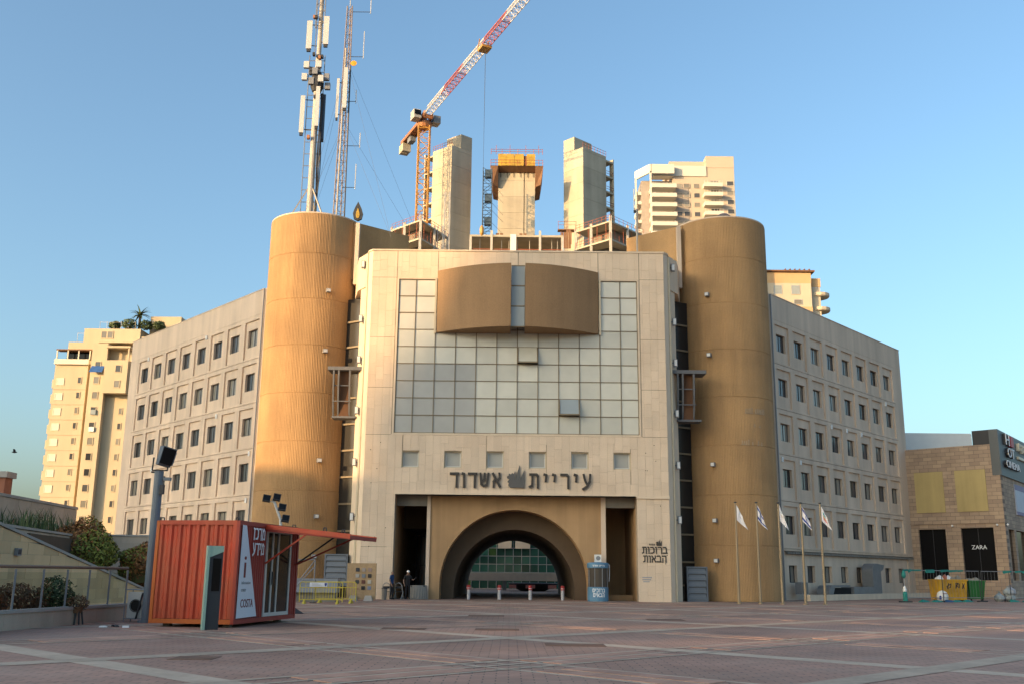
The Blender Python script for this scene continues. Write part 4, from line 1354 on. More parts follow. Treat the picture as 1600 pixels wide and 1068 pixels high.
for k, z in enumerate(zs):
    block(ar, 'balcony', -12.6 + 0.0 * k, -5.0, -3.4, 3.0, z - 1.0, z + 0.25, WALL_W)
    block(ar, 'balcony_glazing', -12.0, -5.6, 2.7, 2.95, z + 0.3, z + 2.0, BLACKGL if k % 3 else STRIPGL)
    block(ar, 'balcony', 3.7, 9.4, -2.4, 0.0, z - 0.1, z + 1.1, WALL_W)
    block(ar, 'balcony_window', 6.0, 8.4, -0.12, 0.02, z + 1.2, z + 2.6, WIN)
    mb = MB()
    for q in range(7):
        mb.tube((3.8 + 0.92 * q, -2.3, z + 1.1), (3.8 + 0.92 * q, -2.3, z + 1.9), 0.04, 4)
        mb.tube((-12.5 + 1.2 * q, -2.1, z + 0.25), (-12.5 + 1.2 * q, -2.1, z + 1.0), 0.04, 4)
    mb.tube((3.8, -2.3, z + 1.9), (9.3, -2.3, z + 1.9), 0.05, 4); mb.tube((-12.5, -2.1, z + 1.0), (-5.3, -2.1, z + 1.0), 0.05, 4)
    mb.build('railing', ALU, ar)
    block(ar, 'side_balcony', -16.6, -12.7, 3.5, 9.0, z - 0.9, z + 0.1, WALL_W)
mb = MB()
mb.box(-13.0, -12.5, -2.4, -1.8, 60, 123.0)
mb.box(-16.9, -16.4, 3.2, 3.8, 60, 123.0)
mb.hexa([(-13.0, -2.4, 122.6), (-12.4, -2.4, 122.6), (-16.3, 3.8, 122.6), (-16.9, 3.8, 122.6), (-13.0, -2.4, 125.4), (-12.4, -2.4, 125.4), (-16.3, 3.8, 125.4), (-16.9, 3.8, 125.4)])
mb.hexa([(-12.5, -2.4, 122.4), (-5.4, -2.4, 122.4), (-5.4, -1.9, 122.4), (-12.5, -1.9, 122.4), (-12.5, -2.4, 125.4), (-5.4, -2.4, 125.4), (-5.4, -1.9, 125.4), (-12.5, -1.9, 125.4)])
mb.build('corner_frame', WALL_W, ar)
MB().box(-12.5, -5.5, -1.85, 3.0, 125.0, 125.4).build('frame_roof', WALL_W, ar)

OCHRE = mat('ochre_stone', (0.58, 0.38, 0.20), 0.85, var=0.08, scale=0.3)
SANDY = mat('sandy_stone', (0.56, 0.48, 0.36), 0.85, var=0.06, scale=0.3)
af = thing('apartment_tower', 'ochre and sand apartment tower with round balconies behind the right wing', 'building', (87, 300, 0))
block(af, 'wall', -7.0, 6.6, 0, 14, 50, 91.2, SANDY)
block(af, 'ochre_band', -7.05, 6.7, -0.05, 14, 91.2, 94.6, OCHRE)
block(af, 'ochre_band', -7.05, 6.7, -0.06, 5, 81.8, 83.6, OCHRE)
block(af, 'ochre_pier', -7.06, -5.6, -0.08, 5, 50, 81.8, OCHRE)
block(af, 'ochre_pier', 1.6, 2.6, -0.08, 1, 50, 86, OCHRE)
block(af, 'side_wall', 7.0, 10.0, 2, 12, 50, 90.6, SANDY)
block(af, 'ochre_top', 6.9, 10.2, 1.9, 12, 90.6, 93.4, OCHRE)
MB().box(-7.3, 7.8, -0.8, 6, 94.8, 95.3).build('roof_edge', TIMBER, af)
for k in range(6):
    MB().box(-1.6 + 1.5 * k, -1.3 + 1.5 * k, -1.2, 8, 95.3, 95.6).build('pergola_beam', TIMBER, af)
for k, z in enumerate((87.6, 82.9, 78.4, 74)):
    mb = MB(); mb.lathe([(3.2, z), (3.5, z + 0.3), (3.5, z + 1.2)], 16, 10, 4.5); mb.build('round_balcony', OCHRE if k > 1 else SANDY, af)
wl3 = win_unit(2.6, 2.9, ALU, STRIPGL)
winset(af, wl3[0], [(-3.9, -0.05, 87.6), (1.6, -0.12, 87.6)], wl3[1])
wl4 = win_unit(2.6, 1.6, ALU, WIN)
winset(af, wl4[0], [(-3.6, -0.05, 84.3), (2.2, -0.12, 84.3), (3.0, -0.05, 79.2), (-2.5, -0.05, 79.2)] , wl4[1])
winset(af, win_unit(1.7, 2.0, ALU, WIN)[0], [(8.6, 1.95, 88.4)])

# ================================================================== green glass building in the court beyond the arch
gb = thing('glass_office', 'green glass grid facade seen through the arch', 'building', (0.4, 116, 0))
MB().box(-16, 16, 0.3, 12, 0, 9).build('body', CONC_D, gb)
gpm = MB().box(-0.44, 0.44, 0.1, 0.16, -0.40, 0.40).mesh('glass_pane', GREENGL)
for i in range(-13, 13):
    for k in range(9):
        if k == 0 or k == 1:
            zc = 0.45 + 0.9 * k
        else:
            zc = 0.45 + 0.9 * k
        if abs(i + 0.5) > 9 and k > 5:
            continue
        ob('glass_pane', gpm, gb, (i * 0.95 + 0.475, 0, zc))
mb = MB()
for i in range(-13, 14):
    mb.box(i * 0.95 - 0.025, i * 0.95 + 0.025, 0.04, 0.14, 0, 8.2)
for k in range(10):
    mb.box(-12.4, 12.4, 0.046, 0.134, 0.9 * k - 0.025, 0.9 * k + 0.025)
mb.build('mullion_grid', ALU, gb)
MB().box(-1.75, -0.2, -0.2, 0.03, 4.45, 8).build('stone_panel', STONE_P, gb)
MB().box(0.2, 1.9, -0.2, 0.03, 4.45, 8).build('stone_panel', STONE_P, gb)
t = thing('stone_bench_wall', 'long pale stone beam standing before the green glass facade', 'stone beam', (0.4, 104, 0))
MB().box(-5.4, 5.2, 0, 0.6, 0.95, 1.75).build('beam', mat('sunlit_peach_stone', (0.80, 0.60, 0.42), 0.8), t)  # peach base colour stands in for sunlight missing from the court
for x in (-5, -0.9, 4.8):
    MB().box(x - 0.2, x + 0.2, 0.1, 0.5, 0, 0.95).build('support', CONC_D, t)
t = thing('dark_boat_tub', 'dark oval tub with red and white stripes beyond the arch', 'planter', (2.3, 101, 0))
MB().lathe([(1.2, 0), (1.9, 0.35), (2.6, 0.75), (2.5, 0.8)], 24).build('tub', METAL_D, t)
RW = mat('red_white_tape', (0.65, 0.25, 0.2), 0.6)
for x, w_ in ((-2.0, 0.7), (-0.3, 0.9), (1.8, 0.8)):
    MB().box(x - w_ / 2, x + w_ / 2, -2.75, -2.65, 0.3, 0.62).build('striped_board', RW, t)
# ================================================================== left edge: low wall, glass railing, ramp wall, terraces, hedges
LWALL = mat('low_wall_stone', (0.46, 0.37, 0.28), 0.85, var=0.15, scale=0.6, streak=0.12, rnd=0.06)
RAMPST = mat('ramp_stone', (0.66, 0.45, 0.24), 0.85, var=0.10, scale=0.7, fine=0.07, streak=0.06, rnd=0.14)
COPE = mat('grey_coping', (0.36, 0.33, 0.29), 0.8, var=0.12)
def seg_box(mb, a, b_, th, z0, z1):
    """wall from a to b (plan), thickness th to the left side of a->b"""
    d = Vector((b_[0] - a[0], b_[1] - a[1])).normalized()
    n = Vector((-d.y, d.x)) * th
    A, B = Vector(a), Vector(b_)
    mb.prism([tuple(A), tuple(B), tuple(B + n), tuple(A + n)], z0, z1)
    return mb
wa, wb = Vector((-14.05, 20.0)), Vector((-12.62, 34.6))
t = thing('low_wall', 'low stone kerb wall under the glass railing at the left', 'wall', (0, 0, 0))
L_ = (wb - wa).length
d_ = (wb - wa).normalized()
for k in range(12):
    p, q = wa + d_ * (L_ * k / 12 + 0.004), wa + d_ * (L_ * (k + 1) / 12 - 0.004)
    seg_box(MB(), p, q, 0.35, 0, 0.44).build('stone_block', LWALL, t)
n_ = Vector((-d_.y, d_.x))
for k in range(8):
    p, q = wa + d_ * (L_ * k / 8 + 0.004) - n_ * 0.04, wa + d_ * (L_ * (k + 1) / 8 - 0.004) - n_ * 0.04
    seg_box(MB(), p, q, 0.43, 0.442, 0.52).build('coping_stone', COPE, t)
GLASS = bpy.data.materials.new('clear_glass')
GLASS.use_nodes = True
_b = GLASS.node_tree.nodes['Principled BSDF']
_b.inputs['Base Color'].default_value = (0.80, 0.86, 0.82, 1)
_b.inputs['Transmission Weight'].default_value = 1.0
_b.inputs['Roughness'].default_value = 0.02
_b.inputs['IOR'].default_value = 1.1
RAILW = mat('wood_rail', (0.22, 0.14, 0.09), 0.6)
t = thing('glass_railing', 'glass panel railing with dark posts and brown handrail on the low wall', 'railing', (0, 0, 0))
posts = [wa + d_ * x for x in (0.4, 1.9, 3.4, 4.9, 6.4, 7.9, 9.3, 10.6, 11.9, 13.2, 14.4)]
for p in posts:
    c_ = p + n_ * 0.18
    MB().tube((c_.x, c_.y, 0.52), (c_.x, c_.y, 1.60), 0.035, 8).build('post', METAL_G, t)
for p, q in zip(posts, posts[1:]):
    a, b_ = p + d_ * 0.06 + n_ * 0.175, q - d_ * 0.06 + n_ * 0.175
    seg_box(MB(), a, b_, 0.012, 0.58, 1.52).build('glass_panel', GLASS, t)
a, b_ = posts[0] + n_ * 0.18, posts[-1] + n_ * 0.18
MB().tube((a.x, a.y, 1.68), (b_.x, b_.y, 1.66), 0.045, 8).build('handrail', RAILW, t)
# ramp wall made of stone courses under a sloping coping
t = thing('ramp_wall', 'tan stone ramp wall with sloping coping behind the glass railing', 'wall', (-17, 24, 0))
def ramp_top(y):           # y measured from 24
    return 3.0 - (y - 9.8) * 0.1643
y = 0.0
rr = random.Random(9)
Y1 = 26.5
zc = 0.0
ci = 0
while zc < 4.4:
    h = 0.42
    x = -0.6 if ci % 2 else 0.0
    while x < Y1:
        a, b_ = max(x, 0), min(x + 1.25, Y1)
        x += 1.25
        if b_ - a < 0.1:
            continue
        ta, tb = ramp_top(a), ramp_top(b_)
        if min(ta, tb) <= zc + 0.03 and max(ta, tb) <= zc + 0.03:
            continue
        za, zb = min(zc + h, ta), min(zc + h, tb)
        if zb < zc + 0.01:
            b_ = a + (ta - zc - 0.02) / 0.1643
            zb = zc + 0.015
            if b_ - a < 0.08:
                continue
        jj = rr.uniform(0, 0.012)
        g = 0.007
        MB().hexa([(jj, a + g, zc + g), (jj, b_ - g, zc + g), (-0.3, b_ - g, zc + g), (-0.3, a + g, zc + g), (jj, a + g, za), (jj, b_ - g, zb), (-0.3, b_ - g, zb), (-0.3, a + g, za)]).build('stone_block', RAMPST, t)
    zc += h
    ci += 1
MB().hexa([(-0.02, 0, 0), (-0.02, Y1, 0), (-0.28, Y1, 0), (-0.28, 0, 0), (-0.02, 0, ramp_top(0) - 0.02), (-0.02, Y1, ramp_top(Y1) - 0.02), (-0.28, Y1, ramp_top(Y1) - 0.02), (-0.28, 0, ramp_top(0) - 0.02)]).build('wall_core', JOINT, t)
for k in range(18):
    a, b_ = Y1 * k / 18 + 0.004, Y1 * (k + 1) / 18 - 0.004
    MB().hexa([(0.06, a, ramp_top(a) + 0.005), (0.06, b_, ramp_top(b_) + 0.005), (-0.36, b_, ramp_top(b_) + 0.005), (-0.36, a, ramp_top(a) + 0.005), (0.06, a, ramp_top(a) + 0.1), (0.06, b_, ramp_top(b_) + 0.1), (-0.36, b_, ramp_top(b_) + 0.1), (-0.36, a, ramp_top(a) + 0.1)]).build('coping_stone', COPE, t)
lo = MB().box(0.02, 0.14, 10.9, 11.2, 2.05, 2.3).build('wall_light', METAL_G, t)
MB().box(0.14, 0.15, 10.94, 11.16, 2.09, 2.26).build('lens', METAL_D, lo)
# terrace ground, planter wall, back wall
terr = struct(MB().prism([(-60, 20), (-17.3, 20), (-17.3, 50.5), (-19.2, 56), (-60, 90)], 0.0, 0.62).build('terrace', COPE))
def block_wall(name, label, a, b_, z0, z1, th, ch, cl, m, cop=0.1, cat='wall'):
    t = thing(name, label, cat, (a[0], a[1], 0), math.atan2(b_[1] - a[1], b_[0] - a[0]))
    L_ = math.hypot(b_[0] - a[0], b_[1] - a[1])
    MB().box(0.01, L_ - 0.01, 0.02, th - 0.02, z0, z1 - 0.02).build('wall_core', JOINT, t)
    z = z0
    ci = 0
    r2 = random.Random(int(L_ * 100))
    while z < z1 - 0.05:
        zt = min(z + ch, z1)
        x = -cl / 2 if ci % 2 else 0
        while x < L_:
            p, q = max(0, x), min(L_, x + cl)
            if q - p > 0.05:
                j = r2.uniform(0, 0.012)
                MB().box(p + 0.006, q - 0.006, -j, th + j, z + 0.006, zt - 0.006).build('stone_block', m, t)
            x += cl
        z += ch
        ci += 1
    if cop:
        n = max(1, int(L_ / 1.6))
        for k in range(n):
            MB().box(L_ * k / n + 0.004, L_ * (k + 1) / n - 0.004, -0.06, th + 0.06, z1 + 0.002, z1 + cop).build('coping_stone', COPE, t)
    return t
block_wall('planter_wall', 'grey stone planter wall above the ramp wall at the left', (-17.6, 30.5), (-20.9, 48.5), 0.6, 3.15, 0.35, 0.5, 1.4, LWALL)
block_wall('planter_wall', 'short grey stone wall behind the two round hedges', (-24.5, 58.5), (-17.5, 58.9), 0.6, 3.5, 0.35, 0.5, 1.4, LWALL)
bw = block_wall('back_wall', 'high grey stone wall with coping at the far left', (-23.4, 40), (-24.9, 58), 0.6, 4.95, 0.4, 0.62, 1.6, LWALL, 0.14)
MB().box(9.2, 9.6, -0.03, 0.0, 3.5, 4.0).build('vent_panel', TIMBER, bw)
t = thing('brick_chimney', 'red brick pillar top at the left edge of the frame', 'chimney', (-31.0, 60, 0))
BRK = mat('red_brick', (0.30, 0.12, 0.07), 0.85, var=0.15, scale=4, rnd=0.15)
MB().box(-0.9, 0.95, -0.4, 0.5, 0.6, 6.9).build('shaft', BRK, t)
MB().box(-1.05, 1.1, -0.55, 0.65, 6.9, 7.25).build('cap', COPE, t)

# foliage
LEAF_G = mat('hedge_leaf_green', (0.20, 0.20, 0.03), 0.6, var=0.35, scale=3, rnd=0.5, fine=0)
LEAF_R = mat('hedge_leaf_red', (0.27, 0.11, 0.03), 0.6, var=0.35, scale=3, rnd=0.5, fine=0)
LEAF_D = mat('shrub_leaf_dark', (0.07, 0.10, 0.035), 0.65, var=0.3, scale=3, rnd=0.5, fine=0)
LEAF_B = mat('dry_leaf_brown', (0.18, 0.10, 0.05), 0.8, var=0.3, scale=3, rnd=0.5, fine=0)
BARK = mat('bark', (0.09, 0.065, 0.045), 0.9)
def leaves(n, fn, size, seed, mats_fn):
    rr = random.Random(seed)
    mb = MB()
    for _ in range(n):
        p, nrm = fn(rr)
        mb.cur = mats_fn(p, rr)
        u_ = Vector((rr.gauss(0, 1), rr.gauss(0, 1), rr.gauss(0, 1)))
        nn = (nrm * 1.0 + u_ * 0.6).normalized()
        a = nn.cross(Vector((rr.gauss(0, 1), rr.gauss(0, 1), rr.gauss(0, 1)))).normalized()
        b_ = nn.cross(a)
        s = size * rr.uniform(0.6, 1.3)
        mb.add([p - a * s * 0.9, p - b_ * s * 0.4, p + a * s, p + b_ * s * 0.4], [(0, 1, 2, 3)])
    return mb
def ell(rx, ry, rz, cz, lumps, shell=0.75):
    def f(rr):
        v = Vector((rr.gauss(0, 1), rr.gauss(0, 1), rr.gauss(0, 1))).normalized()
        k = 1 + 0.09 * math.sin(lumps * v.x + 1) * math.cos(lumps * v.y) + 0.08 * math.sin(lumps * v.z * 1.3 + 2 * v.x)
        k *= shell + (1 - shell) * rr.random() ** 0.5
        if rr.random() < 0.04:
            k *= 1.08
        return Vector((v.x * rx * k, v.y * ry * k, cz + v.z * rz * k)), v
    return f
def hedge(label, x, y, z, rx, ry, rz, n, seed, redside):
    t = thing('hedge', label, 'hedge', (x, y, z), 0, 'round clipped hedges at the left')
    leaves(n, ell(rx, ry, rz, rz * 0.92, 5), 0.10, seed, lambda p, rr: 1 if (p.x * redside + 0.25 * math.sin(p.z * 3) + 0.5 * rr.gauss(0, 1) > -0.45) else 0).build('foliage', [LEAF_G, LEAF_R], t)
    MB().lathe([(rx * 0.7, 0.1), (rx * 0.82, rz * 0.7), (rx * 0.78, rz * 1.2), (rx * 0.3, rz * 1.6)], 12).build('inner_twigs', mat('inner_hedge', (0.09, 0.075, 0.02), 0.9), t)
    MB().tube((0, 0, -0.3), (0, 0, 0.5), 0.12, 6).build('trunk', BARK, t)
hedge('large round red and green hedge beside the ramp wall', -20.7, 49.2, 0.9, 1.62, 1.45, 1.6, 9000, 1, -1)
hedge('smaller round hedge half hidden behind the grey lamp pole', -18.3, 51.0, 0.9, 1.15, 1.1, 1.05, 5500, 2, 1)
def bush(label, x, y, z, rx, ry, rz, n, seed, m, cat='shrub', size=0.07):
    t = thing('shrub', label, cat, (x, y, z))
    leaves(n, ell(rx, ry, rz, rz * 0.9, 7, 0.45), size, seed, lambda p, rr: 0).build('foliage', m, t)
    mb = MB()
    rr = random.Random(seed)
    for k in range(7):
        a = rr.uniform(0, 6.28)
        mb.tube((0.05 * math.cos(a), 0.05 * math.sin(a), 0), (rx * 0.6 * math.cos(a), ry * 0.6 * math.sin(a), rz * rr.uniform(0.8, 1.5)), 0.02, 4)
    mb.build('stem', BARK, t)
bush('dry brown shrub behind the glass railing, nearest the frame edge', -15.1, 29.0, 0.0, 0.9, 1.3, 0.62, 2200, 3, LEAF_B)
bush('brown reddish shrub behind the glass railing', -14.9, 31.0, 0.0, 0.8, 1.1, 0.62, 2200, 4, LEAF_B)
bush('dark green shrub behind the glass railing', -14.4, 32.6, 0.0, 0.6, 0.8, 0.72, 2000, 5, LEAF_D)
# upright strappy plants on the terrace
def strappy(label, x, y, z, n, spread, h, seed):
    t = thing('strappy_plant', label, 'plant', (x, y, z), 0, 'strappy plants below the high grey wall')
    rr = random.Random(seed)
    mb = MB()
    for _ in range(n):
        bx, by = rr.uniform(-spread, spread), rr.uniform(-0.6, 0.6)
        a = rr.uniform(0, 6.28)
        hh = h * rr.uniform(0.5, 1.1)
        dx, dy = math.cos(a) * hh * 0.35, math.sin(a) * hh * 0.35
        w_ = 0.02
        p0, p1, p2 = Vector((bx, by, 0)), Vector((bx + dx * 0.4, by + dy * 0.4, hh * 0.7)), Vector((bx + dx, by + dy, hh))
        sd = Vector((-math.sin(a), math.cos(a), 0)) * w_
        mb.add([p0 - sd, p0 + sd, p1 + sd, p1 - sd, p2], [(0, 1, 2, 3), (3, 2, 4)])
    mb.build('blades', LEAF_D, t)
strappy('strappy green plants below the high grey wall, nearest the frame edge', -21.3, 43.2, 3.0, 120, 1.0, 1.0, 1)
strappy('strappy green plants below the high grey wall, middle clump', -21.9, 46.0, 3.0, 140, 1.2, 1.3, 2)
strappy('strappy green plants below the high grey wall, beside the hedge', -22.0, 49.0, 3.0, 120, 1.1, 1.2, 3)
MB().prism([(-24, 41), (-19.4, 41), (-21.0, 50), (-24.3, 54)], 0.62, 3.02).build('planter_soil', BARK, terr)
# rooftop garden of the apartment block
t = thing('palm_tree', 'small palm on the roof garden of the cream apartment block', 'palm tree', (-74.8, 194, 48.2))
MB().tube((0, 0, 0), (0, 0, 3.2), 0.28, 7, 0.22).build('trunk', BARK, t)
mb = MB()
rr = random.Random(12)
for k in range(26):
    a = rr.uniform(0, 6.28); el_ = rr.uniform(-0.3, 1.2)
    pr = Vector((0, 0, 3.2))
    dirv = Vector((math.cos(a) * math.cos(el_), math.sin(a) * math.cos(el_), math.sin(el_)))
    sd = Vector((-math.sin(a), math.cos(a), 0))
    for q in range(4):
        nx_ = pr + dirv * 0.6
        w0, w1 = 0.28 * (1 - q / 4.5), 0.28 * (1 - (q + 1) / 4.5)
        mb.add([pr - sd * w0, pr + sd * w0, nx_ + sd * w1, nx_ - sd * w1], [(0, 1, 2, 3)])
        pr = nx_
        dirv = (dirv + Vector((0, 0, -0.28))).normalized()
mb.build('crown', LEAF_D, t)
for i, (x, z, s) in enumerate(((-76.4, 48.2, 1.6), (-73.0, 48.2, 1.4), (-79.3, 48.2, 1.2), (-70.5, 48.2, 1.3))):
    bush(['round shrub left of the rooftop palm', 'round shrub right of the rooftop palm', 'small shrub at the left end of the roof garden', 'low shrub before the penthouse of the cream block'][i], x, 193, z, s, s, s * 0.7, 500, 20 + i, LEAF_D, 'shrub', 0.3)

# ================================================================== things on the square, left
POLE = mat('blue_grey_pole', (0.13, 0.16, 0.19), 0.5, var=0.1)
t = thing('floodlight_pole', 'thick blue grey pole with tilted floodlight beside the red container', 'lamp post', (-11.45, 32.6, 0))
MB().tube((0, 0, 0), (0, 0, 4.75), 0.145, 14).build('pole', POLE, t, smooth=False)
MB().tube((0, 0, 0), (0, 0, 0.06), 0.26, 14).build('base_plate', POLE, t)
fl = MB()
fl.hexa([(-0.26, -0.2, 0), (0.22, -0.2, 0), (0.22, 0.16, 0), (-0.26, 0.16, 0), (-0.30, -0.26, 0.72), (0.26, -0.26, 0.72), (0.26, 0.2, 0.72), (-0.30, 0.2, 0.72)])
fo = fl.build('floodlight', mat('lamp_grey', (0.09, 0.10, 0.12), 0.5), t, (0.10, 0, 4.92))
fo.scale = (0.82, 0.82, 0.85)
fo.rotation_euler = (R(4), R(13), R(38))
MB().box(-0.27, 0.23, -0.285, -0.262, 0.06, 0.68).build('lamp_glass', BLACKGL, fo)
MB().box(0.262, 0.3, -0.2, 0.1, 0.1, 0.62).build('cooling_fin', METAL_G, fo)
mb = MB()
mb.path([(-0.22, 0, 5.2), (-0.24, 0, 4.78), (0.26, 0, 4.78), (0.28, 0, 5.2)], 0.025, 6)
mb.tube((-0.26, 0, 4.72), (0.1, 0, 4.72), 0.03, 6)
mb.build('yoke', METAL_D, t)
MB().box(0.15, 0.4, -0.06, 0.06, 4.45, 4.55).build('side_bracket', POLE, t)
MB().box(0.12, 0.24, -0.2, -0.05, 4.0, 4.3).build('junction_box', METAL_D, t)

# red shipping container used as an information kiosk
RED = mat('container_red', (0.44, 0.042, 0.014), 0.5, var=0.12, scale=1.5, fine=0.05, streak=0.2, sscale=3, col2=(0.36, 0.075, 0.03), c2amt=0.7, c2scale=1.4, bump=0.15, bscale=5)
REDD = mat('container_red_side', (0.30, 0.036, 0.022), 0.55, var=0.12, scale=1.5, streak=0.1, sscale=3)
ORNG = mat('container_orange_edge', (0.44, 0.10, 0.014), 0.55, var=0.1)
TH = 0.17
W_, LL, HH = 2.65, 4.74, 2.96
# local frame: x along the end face towards the right (near right corner at x = 0), y along the long side going back
kx = thing('information_container', 'red shipping container kiosk with white sign and raised awning', 'container', (-7.97, 29.87, 0.1), -TH)
def corr_wall(x0, x1, z0, z1, axis, at, depth, pitch, m, name):
    """corrugated sheet; axis 'x' runs along x at y = at, axis 'y' runs along y at x = at"""
    mb = MB()
    pts = []
    q = x0
    k = 0
    prof = [(0, 0), (0.32, 0), (0.5, depth), (0.82, depth)]
    while q < x1 - 0.01:
        for f_, dd in prof:
            if q + f_ * pitch <= x1:
                pts.append((q + f_ * pitch, dd))
        q += pitch
    pts.append((x1, 0))
    for (a, da), (b2, db) in zip(pts, pts[1:]):
        if axis == 'x':
            mb.add([(a, at + da, z0), (b2, at + db, z0), (b2, at + db, z1), (a, at + da, z1), (a, at + da + 0.03, z0), (b2, at + db + 0.03, z0), (b2, at + db + 0.03, z1), (a, at + da + 0.03, z1)], [(0, 1, 2, 3), (7, 6, 5, 4)])
        else:
            mb.add([(at - da, a, z0), (at - db, b2, z0), (at - db, b2, z1), (at - da, a, z1), (at - da - 0.03, a, z0), (at - db - 0.03, b2, z0), (at - db - 0.03, b2, z1), (at - da - 0.03, a, z1)], [(0, 1, 2, 3), (7, 6, 5, 4)])
    return mb.build(name, m, kx)
corr_wall(-W_ + 0.1, -0.1, 0.14, HH - 0.12, 'x', 0.03, 0.05, 0.29, RED, 'end_wall')
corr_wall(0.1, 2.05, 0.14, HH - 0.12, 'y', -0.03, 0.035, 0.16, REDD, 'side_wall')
corr_wall(0.1, LL - 0.1, 0.14, HH - 0.12, 'y', -W_ + 0.06, 0.05, 0.29, RED, 'rear_side_wall')
MB().box(-W_ + 0.1, -0.1, LL - 0.08, LL - 0.04, 0.14, HH - 0.12).build('far_end_wall', REDD, kx)
MB().box(-W_ + 0.05, -0.05, 0.05, LL - 0.05, HH - 0.13, HH - 0.06).build('roof', RED, kx)
MB().box(-W_ + 0.05, -0.05, 0.1, LL - 0.1, 0.08, 0.14).build('floor', METAL_D, kx)
for x, y in ((-W_, 0), (-0.1, 0), (-0.1, LL - 0.1), (-W_, LL - 0.1)):
    MB().box(x, x + 0.1, y, y + 0.1, 0, HH).build('corner_post', ORNG if x < -1 and y < 1 else REDD, kx)
for z in (0.0, HH - 0.12):
    MB().box(-W_ + 0.1, -0.1, 0.005, 0.09, z, z + 0.13).build('end_rail', ORNG if z < 1 else RED, kx)
    MB().box(-0.095, -0.01, 0.1, LL - 0.1, z, z + 0.13).build('side_rail', REDD, kx)
for x, y in ((-W_ + 0.12, 0.1), (-0.15, 0.15), (-0.15, LL - 0.15)):
    mb = MB()
    mb.path([(x - 0.06, y, HH), (x - 0.05, y, HH + 0.09), (x + 0.05, y, HH + 0.09), (x + 0.06, y, HH)], 0.018, 6)
    mb.build('lifting_eye', METAL_D, kx)
SIGNW = mat('sign_white', (0.66, 0.66, 0.70), 0.5, var=0.03)
sg = MB()
sg.extr([(0.0, 0.14, 0.16), (0.0, 1.56, 0.18), (0.0, 0.46, 2.84), (0.0, 0.2, 2.85)], (0.012, 0, 0))
so = sg.build('white_sign', SIGNW, kx)
TXD = mat('sign_text_red', (0.16, 0.02, 0.015), 0.6)
TXW = mat('text_white', (0.8, 0.8, 0.8), 0.6, var=0)
TXG = mat('text_grey', (0.35, 0.35, 0.36), 0.6, var=0)
def side_text(body, w, h, y, z, m, rtl, par, d=0.008, x=0.014):
    o = (heb_mb(body, w, h, d, 0.15, 0.2) if rtl else text_mb(body, w, h, d, rtl, 0.0)).build('lettering', m, par, (x, y, z), R(90))
    return o
side_text('i', 0.14, 0.62, 0.52, 1.32, TXD, False, so)
side_text('information', 0.62, 0.09, 0.66, 1.13, TXG, False, so)
side_text('center', 0.34, 0.09, 0.52, 0.92, TXG, False, so)
side_text('COSTA', 0.86, 0.24, 0.80, 0.46, TXD, False, so)
side_text('מרכז\nמידע', 0.85, 0.80, 1.42, 2.0, TXW, True, kx, 0.01, 0.0)
dm = MB(); dm.holes(2.1, 4.15, 0.14, 2.80, [(2.22, 2.60, 0.25, 2.70), (2.68, 3.05, 0.25, 2.70), (3.13, 4.05, 0.25, 2.70)], 0.0, 0.08)
dm.v = [(-0.02 - y, x, z) for x, y, z in dm.v]
do = dm.build('sliding_door_frame', ALU, kx)
for a, b_ in ((2.22, 2.60), (2.68, 3.05), (3.13, 4.05)):
    MB().box(-0.07, -0.05, a, b_, 0.25, 2.70).build('door_pane', BLACKGL, do)
MB().box(-0.018, 0.02, 2.62, 2.66, 1.1, 1.5).build('door_handle', METAL_D, do)
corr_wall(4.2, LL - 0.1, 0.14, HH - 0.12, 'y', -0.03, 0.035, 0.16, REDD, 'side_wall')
aw = MB()
AL = 2.75
z0, z1 = HH - 0.06, HH - 0.34
aw.hexa([(0.0, 1.95, z0 - 0.17), (0.0, 4.65, z0 - 0.17), (AL, 4.65, z1 - 0.12), (AL, 1.95, z1 - 0.12), (0.0, 1.95, z0), (0.0, 4.65, z0), (AL, 4.65, z1), (AL, 1.95, z1)])
ao = aw.build('awning', REDD, kx)
for y in (1.95, 4.65):
    MB().bar((0.0, y, z0 - 0.03), (AL, y, z1 - 0.03), 0.06, 0.14).build('awning_rail', RED, ao)
for x in (1.9, 2.5):
    zz = z0 + (z1 - z0) * x / AL
    mb = MB(); mb.path([(x - 0.05, 2.0, zz), (x - 0.04, 2.0, zz + 0.14), (x + 0.04, 2.0, zz + 0.14), (x + 0.05, 2.0, zz)], 0.02, 6); mb.build('lifting_eye', METAL_D, ao)
for y, m_ in ((2.02, RED), (4.58, METAL_D)):
    MB().bar((0.0, y, 1.75), (1.35, y, z0 - 0.22), 0.05, 0.05).build('awning_strut', m_, ao)
MB().bar((0.0, 4.5, 1.72), (2.0, 4.5, z0 - 0.3), 0.05, 0.05).build('awning_strut', REDD, ao)
for x, y in ((-2.3, 0.5), (-0.4, 0.5), (-2.3, 4.2), (-0.4, 4.2)):
    MB().box(x - 0.1, x + 0.1, y - 0.1, y + 0.1, -0.1, 0.0).build('support_block', CONC_D, kx)

